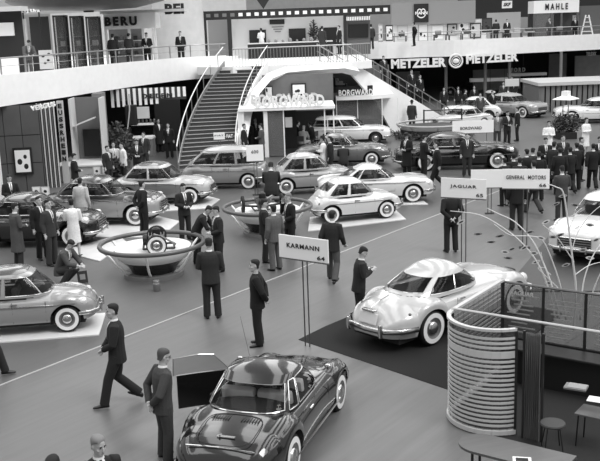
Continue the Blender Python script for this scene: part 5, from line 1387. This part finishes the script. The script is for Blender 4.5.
# striped awning with lettering
YA = 47.0
x0, x1, z0, z1 = R4(110, 86, 186, 97, YA)
t = thing('striped_awning', 'awning of upright white and dark stripes above the dark doorway', 'awning', (x0, YA, z0))
for i in range(27):
    if i % 2: continue
    w = (x1-x0)/27; sag = .35*((i/27-.5)**2)*2
    bm = B(); bx(bm, w*i, w*(i+1), -.03, .03, -.15-.25*(1 if i < 18 else 0)+.2*(i/27), 3.58-z0); obj('stripe', bm, sign_white, t)
bm = B(); bx(bm, 0, x1-x0, .04, .08, -.1, 3.58-z0); obj('backing', bm, M('awning_back', 60, .7), t)
lettering('DIE DEIN', 1.5, .22, ink, t, ((x1-x0)*.62, -.05, .12), .02, .03)
x0, x1, z0, z1 = R4(128, 118, 153, 150, 48)
t = thing('display_counter', 'pale display counter with shelves left of the dark doorway', 'counter', (x0, 48, 0)); W0 = x1-x0
bm = B(); bx(bm, 0, W0, 0, 1.0, 0, .9); obj('counter_body', bm, M('counter_mid', 120, .6), t)
bm = B(); bx(bm, 0, W0, -.05, 1.0, .9, 1.0); obj('worktop', bm, white, t)
bm = B(); bx(bm, 0, W0, .8, 1.0, 1.55, 1.66); obj('shelf', bm, white, t)
bm = B(); bx(bm, .2, W0-.2, .82, .95, 1.9, 2.5); obj('light_panel', bm, M('lit_panel', 225, .6), t)
for i in range(6): 
    bm = B(); lathe(bm, [(.06, 1.66), (.06, 1.82), (.03, 1.86)], 10, (.2+i*.2, .9, 0)); o = obj('tin', bm, M('tin', 110, .4, .5)); o.location = (x0, 48, 0); tag(o, ['first', 'second', 'third', 'fourth', 'fifth', 'sixth'][i]+' small tin from the left on the display counter shelf', 'tin', 'tins on the counter shelf')
t = thing('hanging_machine', 'dark machine hanging on a curved pipe beside the display counter', 'machine', (P(132, 125, Y=46).x, 46, 0))
bm = B(); box(bm, (0, 0, 2.35), (.55, .35, 1.0), bev=.05); box(bm, (-.25, 0, 1.4), (.35, .3, .7), bev=.05); obj('machine_body', bm, M('machine_dark', 24, .5), t)
bm = B(); tube(bm, [(.0, -.2, 3.4), (-.02, -.25, 2.6), (-.2, -.3, 1.6), (-.7, -.3, .7), (-.8, -.3, 0)], .035, 6); obj('pipe', bm, M('pipe_pale', 170, .5), t)
# doorway framing
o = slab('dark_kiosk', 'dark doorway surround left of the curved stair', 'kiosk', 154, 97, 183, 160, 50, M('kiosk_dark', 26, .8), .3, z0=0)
# ------------------------------------------------------------------ on the left balcony
def stand(name, label, cat, px0, py0, px1, py1, Y, mat, depth=1.0, z0=4.5):
    a, b, c, d = R4(px0, py0, px1, py1, Y)
    t = thing(name, label, cat, (a, Y, z0)); t['w'] = b-a; 
    return t, b-a, d-z0
YB_ = 52.5
t, w, h = stand('white_stand', 'white exhibition stand with the letters BERU', 'stand', 103, 14, 158, 60, YB_, None)
bm = B(); bx(bm, 0, w, 0, 1.8, h-.85, h); obj('fascia', bm, white, t)
bm = B(); bx(bm, -.1, P(185, 15, Y=52.5).x-t.location.x, -.3, 1.9, h, h+.14); obj('roof', bm, M('roof_pale', 190, .6), t)
bm = B(); bx(bm, w*.0, w*.70, 1.2, 1.3, 0, h-.85); obj('shelf_wall', bm, M('shelf_grey', 150, .7), t)
for k in range(3):
    bm = B(); bx(bm, .2, w*.66, .9, 1.2, .5+.42*k, .54+.42*k); obj('shelf', bm, white, t)
for x in (0, w*.45, w*.72, w-.15):
    bm = B(); bx(bm, x, x+.13, 0, .13, 0, h-.85); obj('post', bm, white, t)
lettering('BERU', w*.62, .5, black, t, (w*.34, -.08, h-.42), .12, .05, spacing=1.4)
random.seed(4)
for k in range(3):
    for i in range(5):
        bm = B(); box(bm, (0, 0, .12), (.2, .15, .24)); o = obj('box', bm, M('carton_%d' % (60+60*(i % 3)), 60+60*(i % 3), .7)); o.location = (t.location.x+.4+i*.37, YB_+1.05, 4.5+.54+.42*k+.001)
        tag(o, '%s carton from the left on the %s shelf of the white stand' % (['first', 'second', 'third', 'fourth', 'fifth'][i], ['lowest', 'middle', 'top'][k]), 'box', 'cartons on the white stand shelves')
letters('BEI', 165, 184, 9.2, 10, 52.8, 'dark raised letters BEI standing on the roof edge of the white stand', mat=black, bold=.05, hang=None)
for i, (a, b) in enumerate(((52, 68), (69, 84), (85, 101))):
    t, w, h = stand('glass_case', ['leftmost', 'middle', 'rightmost'][i]+' of three tall glass cases on the left balcony', 'showcase', a, 15.5+.6*i, b, 57, 47.5, None)
    for x in (0, w-.07):
        for y in (0, .6):
            bm = B(); bx(bm, x, x+.07, y, y+.07, 0, h); obj('post', bm, M('case_frame', 40, .5), t)
    bm = B(); bx(bm, 0, w, 0, .67, h-.08, h); obj('top', bm, M('case_frame', 40, .5), t)
    bm = B(); bx(bm, .07, w-.07, .6, .63, 0, h-.08); obj('rear_panel', bm, M('case_back_%d' % i, (45, 60, 50)[i], .6), t)
    bm = B(); bx(bm, .07, w-.07, .02, .03, .1, h-.08); obj('glass_pane', bm, clear, t)
    for k in range(4):
        bm = B(); bx(bm, .07, w-.07, .05, .6, .35+.45*k, .37+.45*k); obj('shelf', bm, M('shelf_light', 150, .5), t)
        bm = B(); r = random.Random(i*9+k); wd2 = r.uniform(.12, .3); box(bm, (0, 0, .12), (wd2, .2, .24), bev=.02); o = obj('exhibit', bm, M('exhibit_%d' % (80+50*(k % 3)), 80+50*(k % 3), .5)); o.location = (t.location.x+w*r.uniform(.35, .65), 47.5+.3, 4.5+.371+.45*k)
        tag(o, 'small exhibit on the %s shelf of the %s glass case' % (['lowest', 'second', 'third', 'top'][k], ['leftmost', 'middle', 'rightmost'][i]), 'exhibit', 'exhibits in the glass cases')
t, w, h = stand('dark_booth', 'dark open booth left of the glass cases on the balcony', 'booth', -20, 12, 20, 60, 43.5, None)
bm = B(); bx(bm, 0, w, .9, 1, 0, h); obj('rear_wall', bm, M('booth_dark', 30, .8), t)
bm = B(); bx(bm, 0, w+.3, -.1, 1, h, h+.2); obj('roof', bm, M('roof_pale', 190, .6), t)
bm = B(); bx(bm, 0, w*.76, .8, .9, h-1.1, h-.5); obj('light_panel', bm, M('lit_panel', 225, .6), t)
bm = B(); bx(bm, 0, w*.8, .7, .9, .1, .85); obj('white_counter', bm, white, t)
o = slab('pale_column', 'pale upright column beside the man leaning on the rail', 'column', 20, 19, 29, 60, 45.2, M('panel_pale', 190, .6), .3, z0=4.5)
o = slab('dark_screen', 'dark screen between the pale column and the glass cases', 'screen', 29, 17, 52, 60, 48.4, M('screen_dark', 46, .7), .1, z0=4.5)
letters('K+J Ura', 20, 40, 11.5, 4, 45, 'small white letters above the dark booth', bold=.02)
t = thing('easel_board', 'small pale board with dark spots behind the left balcony rail', 'board', (P(46, 58, Y=43.2).x, 43.2, 4.5))
bm = B(); box(bm, (0, 0, .75), (.62, .05, .85)); obj('board', bm, M('panel_pale', 190, .6), t)
bm = B(); 
for x, z in ((-.12, .9), (.1, .72), (-.05, .6), (.15, 1.0)): ell(bm, (x, -.03, z), (.07, .01, .05), 8)
obj('spots', bm, ink, t)
bm = B(); bx(bm, -.3, -.25, 0, .04, 0, .4); obj('leg', bm, dark, t); bm = B(); bx(bm, .25, .3, 0, .04, 0, .4); obj('leg', bm, dark, t)
# dark lens-shaped ceiling dish
q = P(88, 3, Y=50); bm = B(); lathe(bm, [(.1, -.55), (2.5, -.45), (3.9, -.15), (4.15, 0), (4.0, .25), (.1, .5)], 48); o = obj('ceiling_dish', bm, M('dish_dark', 70, .5), smooth=True, sharp=50); o.location = (q.x, 50, q.z+.15); tag(o, 'large dark lens-shaped dish hanging at the top left', 'ceiling feature')
bm = B(); lathe(bm, [(.05, -.60), (.25, -.62), (.3, -.5)], 20); obj('spot_fitting', bm, dark, o)
o = slab('upper_wall_panel', 'long pale band of wall above the left stands', 'wall panel', -30, -6, 152, 10, 56, M('panel_mid', 150, .7), .2); 
# ------------------------------------------------------------------ film-strip stand behind the landing
YF = 64.0
a, b, c, d = R4(203, 8, 391, 60, YF); zb = LZ; t = thing('film_stand', 'long white stand below a dark film-strip fascia', 'stand', (a, YF, zb)); W0 = b-a
h1 = P(300, 8, Y=YF).z-zb; h0 = P(300, 17, Y=YF).z-zb
bm = B(); bx(bm, 0, W0, 0, .3, h0, h1); obj('film_fascia', bm, M('film_dark', 26, .5), t)
for i in range(23):
    x = W0*(i+.6)/23.2; bm = B(); bx(bm, x-.14, x+.14, -.02, 0, (h0+h1)/2-.11, (h0+h1)/2+.11); obj('film_window', bm, M('film_white', 232, .5) if i > 3 else M('film_grey', 110, .5), t)
def fx(px): return P(px, 40, Y=YF).x-a
bm = B(); bx(bm, 0, fx(207), .0, .3, 0, h0); obj('post', bm, M('film_dark', 26, .5), t)
bm = B(); bx(bm, fx(228), fx(232), .0, .3, 0, h0); obj('post', bm, M('film_dark', 26, .5), t)
bm = B(); bx(bm, fx(207), fx(228), 1.2, 1.3, 0, h0); obj('side_showcase', bm, M('case_light', 140, .6), t)
bm = B(); bx(bm, fx(232), fx(344), .8, 1.0, 0, h0); obj('rear_wall', bm, M('stand_white', 215, .7), t)
for p0, p1 in ((249, 266), (289, 306), (320, 338)):
    bm = B(); bx(bm, fx(p0), fx(p1), .7, .8, h0-1.9, h0-.75); obj('dark_window', bm, M('window_dark', 24, .3), t)
bm = B(); bx(bm, fx(270), fx(285), .7, .8, h0-.42, h0-.1); obj('dark_sign', bm, black, t)
bm = B()
for k in range(3): bx(bm, fx(272)+.1*k, fx(284)-.1*k, .74, .8, h0-.62-.16*k, h0-.56-.16*k)
obj('text_lines', bm, M('grey_mark', 130, .6), t)
bm = B(); bx(bm, fx(248), fx(332), -1.0, -.5, 0, .95, bev=.02); obj('counter_front', bm, M('counter_black', 20, .5), t)
bm = B(); bx(bm, fx(248), fx(332), -1.05, -.3, .95, 1.02); obj('counter_top', bm, M('counter_light', 200, .5), t)
bm = B(); bx(bm, fx(344), fx(347), 0, .2, 0, h0); obj('post', bm, M('film_dark', 26, .5), t)
bm = B(); bx(bm, fx(347), fx(371), .6, .7, 0, h0); obj('showcase_wall', bm, M('case_grey', 100, .7), t)
bm = B(); bx(bm, fx(349), fx(369), .5, .6, h0-1.5, h0-.6); obj('dark_window', bm, M('window_dark', 24, .3), t)
for i in range(14):
    x = fx(347)+i*(fx(371)-fx(347))/14; bm = B(); bx(bm, x, x+.07, -.03, .0, h0-.35, h0-.1); obj('scalloped_valance', bm, sign_white, t)
random.seed(9)
for i in range(9):
    bm = B(); s = random.uniform(.08, .16); lathe(bm, [(s*.6, 0), (s, s*.5), (s*.8, s*1.4), (s*.3, s*1.8)], 10); o = obj('exhibit', bm, M('exhibit_130', 130, .5)); o.location = (a+fx(269)+i*.47, YF-.65, zb+1.021)
    tag(o, '%s small exhibit from the left on the counter below the film strip' % ['first', 'second', 'third', 'fourth', 'fifth', 'sixth', 'seventh', 'eighth', 'ninth'][i], 'exhibit', 'exhibits on the film stand counter')
t = thing('potted_plant', 'tall dark climbing plant against the white film-strip stand', 'plant', (a+fx(314), YF+.3, zb))
bm = B(); lathe(bm, [(.16, 0), (.22, .3), (.02, .3)], 14); obj('pot', bm, black, t); bm = B(); tube(bm, [(0, 0, .2), (0, 0, 2.2)], .03, 5); obj('stem', bm, dark, t); leaves('foliage', t, (0, 0, 1.6), (.3, .2, .75), 200, .22, leafd, 8)
# small dark triangle pennant hanging from the ceiling at the top
q = P(263, 0, Y=58); t = thing('pendant', 'dark triangular pendant at the top edge above the film strip', 'pendant', (q.x, 58, P(263, 9, Y=58).z))
bm = B(); loft(bm, [[Vector((0, 0, 0)), Vector((.01, 0, 0)), Vector((.01, .01, 0)), Vector((0, .01, 0))], [Vector((-.42, -.3, .62)), Vector((.42, -.3, .62)), Vector((.42, .3, .62)), Vector((-.42, .3, .62))]]); obj('cone', bm, black, t)
bm = B(); tube(bm, [(0, 0, .6), (0, 0, 3)], .03, 5); obj('rod', bm, steel, t)
# ------------------------------------------------------------------ right balcony
YR = 80.0
def bz(py, px, Y): return P(px, py, Y=Y).z
o = slab('grey_fascia', 'long grey fascia above the poster wall on the right balcony', 'fascia', 391, 3, 475, 22.5, YR+.3, M('fascia_grey', 140, .7), .4)
o = slab('poster_wall', 'long white poster wall on the right balcony', 'wall', 391, 22.5, 486, 45, YR+.6, M('stand_white', 215, .7), .2, z0=4.5)
x0, x1, z0, z1 = R4(414, 4, 428.5, 22, YR); t = thing('square_sign', 'black sign with white double-arch emblem and the word MANN', 'sign', ((x0+x1)/2, YR+.04, z0)); w, h = x1-x0, z1-z0
bm = B(); box(bm, (0, 0, h/2), (w, .12, h)); obj('board', bm, black, t)
lettering('MANN', w*.85, h*.16, sign_white, t, (0, -.07, h*.5), .02, .05)
bm = B()
for s in (-1, 1): tube(bm, [(s*w*.13+w*.14*math.cos(a), -.07, h*.55+h*.16*math.sin(a)) for a in [math.pi*i/12 for i in range(13)]], .05, 5)
tube(bm, [(w*.27*math.cos(a), -.07, h*.42-h*.17*math.sin(a)) for a in [math.pi*i/12 for i in range(13)]], .05, 5)
obj('emblem', bm, sign_white, t)
ps = [(378, 24, 383, 42, 3), (385.5, 25, 393, 41, 4), (397, 25, 408, 40, 3), (418, 23, 428, 42, 2), (431, 25, 444, 40, 2), (447, 24, 457, 35, 3), (458, 22, 469, 38, 4), (470, 23, 481, 38, 3), (482, 18, 492, 32, 5)]
pl_ = ['far left', 'second from the left', 'third from the left, wide', 'fourth, beside the man in black', 'fifth, wide and pale', 'sixth', 'seventh with round dark spots', 'eighth with an arch shape', 'tall dark one at the right end']
for i, (a_, b_, c_, d_, n_) in enumerate(ps):
    picture(a_, b_, c_, d_, YR+.46 if a_ > 390 else YR-4, 'poster on the right balcony wall, '+pl_[i], rb(n_, .12), frame_v=(150, 60, 190, 170, 200, 60, 200, 70, 30)[i], ground=(200, 220, 205, 225, 228, 170, 225, 190, 60)[i])
# display tables along the right balcony
for i, (p0, l) in enumerate([(400, 'first'), (440, 'second'), (455, 'third'), (468, 'fourth'), (497, 'fifth'), (516, 'sixth'), (527, 'seventh'), (560, 'eighth')]):
    q = P(p0, 40, Y=77); t = thing('display_table', l+' low display table from the left on the right balcony', 'table', (q.x, 77, 4.5))
    v_ = (90, 60, 150, 120, 80, 200, 190, 60)[i]
    bm = B(); box(bm, (0, 0, .72), (1.1, .6, .06)); obj('tabletop', bm, M('top_%d' % v_, v_, .6), t)
    for x in (-.48, .48):
        bm = B(); bx(bm, x-.03, x+.03, -.25, .25, 0, .69); obj('leg', bm, M('post_dark', 50, .4, .5), t)
    bm = B(); r = random.Random(i); box(bm, (0, 0, .16), (.5, .3, .32), bev=.05); o = obj('exhibit', bm, M('exhibit_%d' % (80+50*(i % 3)), 80+50*(i % 3), .5)); o.location = (q.x+r.uniform(-.2, .2), 77, 4.5+.751); tag(o, 'exhibit standing on the %s display table of the right balcony' % l, 'exhibit', 'exhibits on the right balcony tables')
# dark ceiling zone and showrooms further right
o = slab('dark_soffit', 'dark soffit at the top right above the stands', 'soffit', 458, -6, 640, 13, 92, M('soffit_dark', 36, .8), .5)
o = slab('grey_screen', 'grey partition wall with notices left of the dark showroom', 'screen', 487, 13, 520, 42, 86, M('screen_grey', 170, .7), .2, z0=4.5)
x0, x1, z0, z1 = R4(502, 1, 512, 8, 84); t = thing('hanging_sign', 'small white hanging sign reading SKF', 'sign', ((x0+x1)/2, 84, z0)); bm = B(); box(bm, (0, 0, (z1-z0)/2), (x1-x0, .08, z1-z0)); obj('board', bm, sign_white, t); lettering('SKF', (x1-x0)*.75, .3, ink, t, (0, -.05, (z1-z0)/2), .02, .04, shear=.3)
bm = B(); tube(bm, [(0, 0, z1-z0), (0, 0, 4)], .03, 5); obj('hanger', bm, steel, t)
x0, x1, z0, z1 = R4(534, 1, 579, 12, 80); t = thing('white_stand', 'white fascia box reading MAHLE above the dark showroom', 'stand', ((x0+x1)/2, 80, 4.5)); w = x1-x0; zz = z0-4.5; hh = z1-z0
bm = B(); box(bm, (0, 1, zz+hh/2), (w, 2, hh)); obj('fascia', bm, sign_white, t)
lettering('MAHLE', w*.5, hh*.5, ink, t, (0, -.02, zz+hh*.5), .03, .03, spacing=1.6)
for x in (-w*.48, -w*.1, w*.12, w*.48):
    bm = B(); bx(bm, x-.08, x+.08, 0, .2, 0, zz); obj('post', bm, M('post_mid', 100, .4, .5), t)
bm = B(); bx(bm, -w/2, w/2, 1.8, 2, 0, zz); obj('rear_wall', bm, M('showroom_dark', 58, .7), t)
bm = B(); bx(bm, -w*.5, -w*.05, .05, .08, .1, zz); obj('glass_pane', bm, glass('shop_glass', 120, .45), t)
o = slab('grey_stand', 'mid grey stand wall at the top right edge', 'stand', 580, 6, 640, 34, 82, M('screen_mid', 90, .7), .3, z0=4.5)
q = P(587, 35, Y=79); t = thing('pyramid_display', 'white open pyramid rack at the right end of the balcony', 'rack', (q.x, 79, 4.5)); hh = P(587, 15, Y=79).z-4.5
for s in (-1, 1):
    bm = B(); tube(bm, [(s*.55, 0, 0), (s*.12, .1, hh)], .06, 5); obj('side_rail', bm, sign_white, t)
for k in range(5):
    z = hh*(k+.4)/5; w = .55-.43*z/hh; bm = B(); bx(bm, -w, w, -.15, .15, z, z+.05); obj('shelf', bm, sign_white, t)
# ------------------------------------------------------------------ below the right balcony
for i, (a_, b_, c_, d_, v_, Y_, l) in enumerate([(396, 72, 420, 112, 150, 88, 'grey back panel left of the columns below the right balcony'), (446, 96, 464, 118, 105, 80, 'dark panel with a round motif below the balcony'), (473, 70, 520, 100, 135, 86, 'grey glazed panel below the second row of letters'), (549, 54, 566, 78, 110, 86, 'grey panel behind the pavilion roof, left'), (575, 56, 640, 80, 165, 88, 'lighter grey panel behind the pavilion roof, right')]):
    slab('wall_panel', l, 'panel', a_, b_, c_, d_, Y_, M('under_%d' % v_, v_, .7, noise=.1, nscale=2), .15, z0=(0 if i != 3 else None))
for i, px in enumerate((446, 485, 509, 560)):
    q = P(px, 100, Y=76); t = thing('column', '%s slim column from the left below the right balcony' % ['first', 'second', 'third', 'fourth'][i], 'column', (q.x, 76, 0))
    bm = B(); lathe(bm, [(.16, 0), (.14, .1), (.12, 3.6)], 14); obj('shaft', bm, M('column_grey', 120, .5), t, smooth=True, sharp=50)
    bm = B(); bx(bm, -.25, .25, -.25, .25, 0, .05); obj('foot', bm, dark, t)
o = slab('white_ledge', 'thin white ledge below the second row of letters', 'ledge', 470, 78.5, 512, 80.5, 78, sign_white, .6); legs(o)
o = slab('white_ledge', 'thin white ledge below the small letters at the right', 'ledge', 508, 73.5, 546, 75, 82, sign_white, .6); legs(o)
o = slab('notice_board', 'small white notice board above the large pale saloon', 'board', 505, 79, 519, 86, 66, M('notice_white', 205, .6), .06); legs(o)
for i, (px, w) in enumerate(((490, 1.2), (504, .9))):
    q = P(px, 92.5, Y=76); t = thing('pendant_lamp', 'low white pendant lamp above the visitors, %s of two' % ('left', 'right')[i], 'lamp', (q.x, 76, q.z)); bm = B(); lathe(bm, [(.45, 0), (.4, .1), (.1, .2)], 20); obj('lamp_shade', bm, sign_white, t, smooth=True, sharp=40); bm = B(); tube(bm, [(0, 0, .2), (0, 0, 3.6-q.z)], .015, 4); obj('cord', bm, dark, t)
q = P(452, 93, Y=79); t = thing('round_emblem', 'pale round wheel emblem on the dark panel below the balcony', 'emblem', (q.x, 79.8, q.z))
bm = B(); tube(bm, [(.42*math.cos(a), 0, .42*math.sin(a)) for a in [2*math.pi*i/24 for i in range(25)]], .07, 5); obj('ring', bm, M('emblem_grey', 150, .5), t); bm = B(); ell(bm, (0, 0, 0), (.15, .05, .15), 10); obj('hub', bm, M('emblem_grey', 150, .5), t)

# chairs below the seated visitors
first = None
for px, py, dg, l in ((296, 146, 10, 'dark chair under the seated man at the left of the white canopy'), (303, 152, 60, 'dark chair under the white-haired man'), (313, 147, 150, 'dark chair under the seated man at the right')):
    q = P(px, py)
    if first is None:
        t = thing('chair', l, 'chair', (q.x, q.y, 0)); first = t
        bm = B(); box(bm, (0, -.02, .43), (.42, .42, .04), bev=.01); obj('seat', bm, M('seat_dark', 60, .6), t)
        bm = B(); box(bm, (0, -.23, .72), (.40, .03, .26), bev=.01); obj('backrest', bm, M('seat_dark', 60, .6), t)
        for x in (-.18, .18):
            for y in (-.2, .16):
                bm = B(); tube(bm, [(x, y, 0), (x, y, .85 if y < 0 else .42)], .012, 6); obj('leg', bm, black, t)
    else:
        t = first.copy(); C.objects.link(t)
        for ch in first.children:
            c = ch.copy(); C.objects.link(c); c.parent = t
    t['label'] = l; t['group'] = 'chairs under the white canopy'
    t.location = (q.x, q.y, 0); t.rotation_euler = (0, 0, R_(dg-90))
bm = B(); w0 = A+u*.3-v*.5
prism(bm, [A+v*.1+u*.04, Bc+u*.04, Bc+u*5, Bc+u*5-v*3.6, w0-v*.4+u*1.4, w0+u*.6-v*.1, w0], .032, .04)
struct('floor_booth', bm, M('booth_carpet', 30, .9, noise=.2, nscale=60))
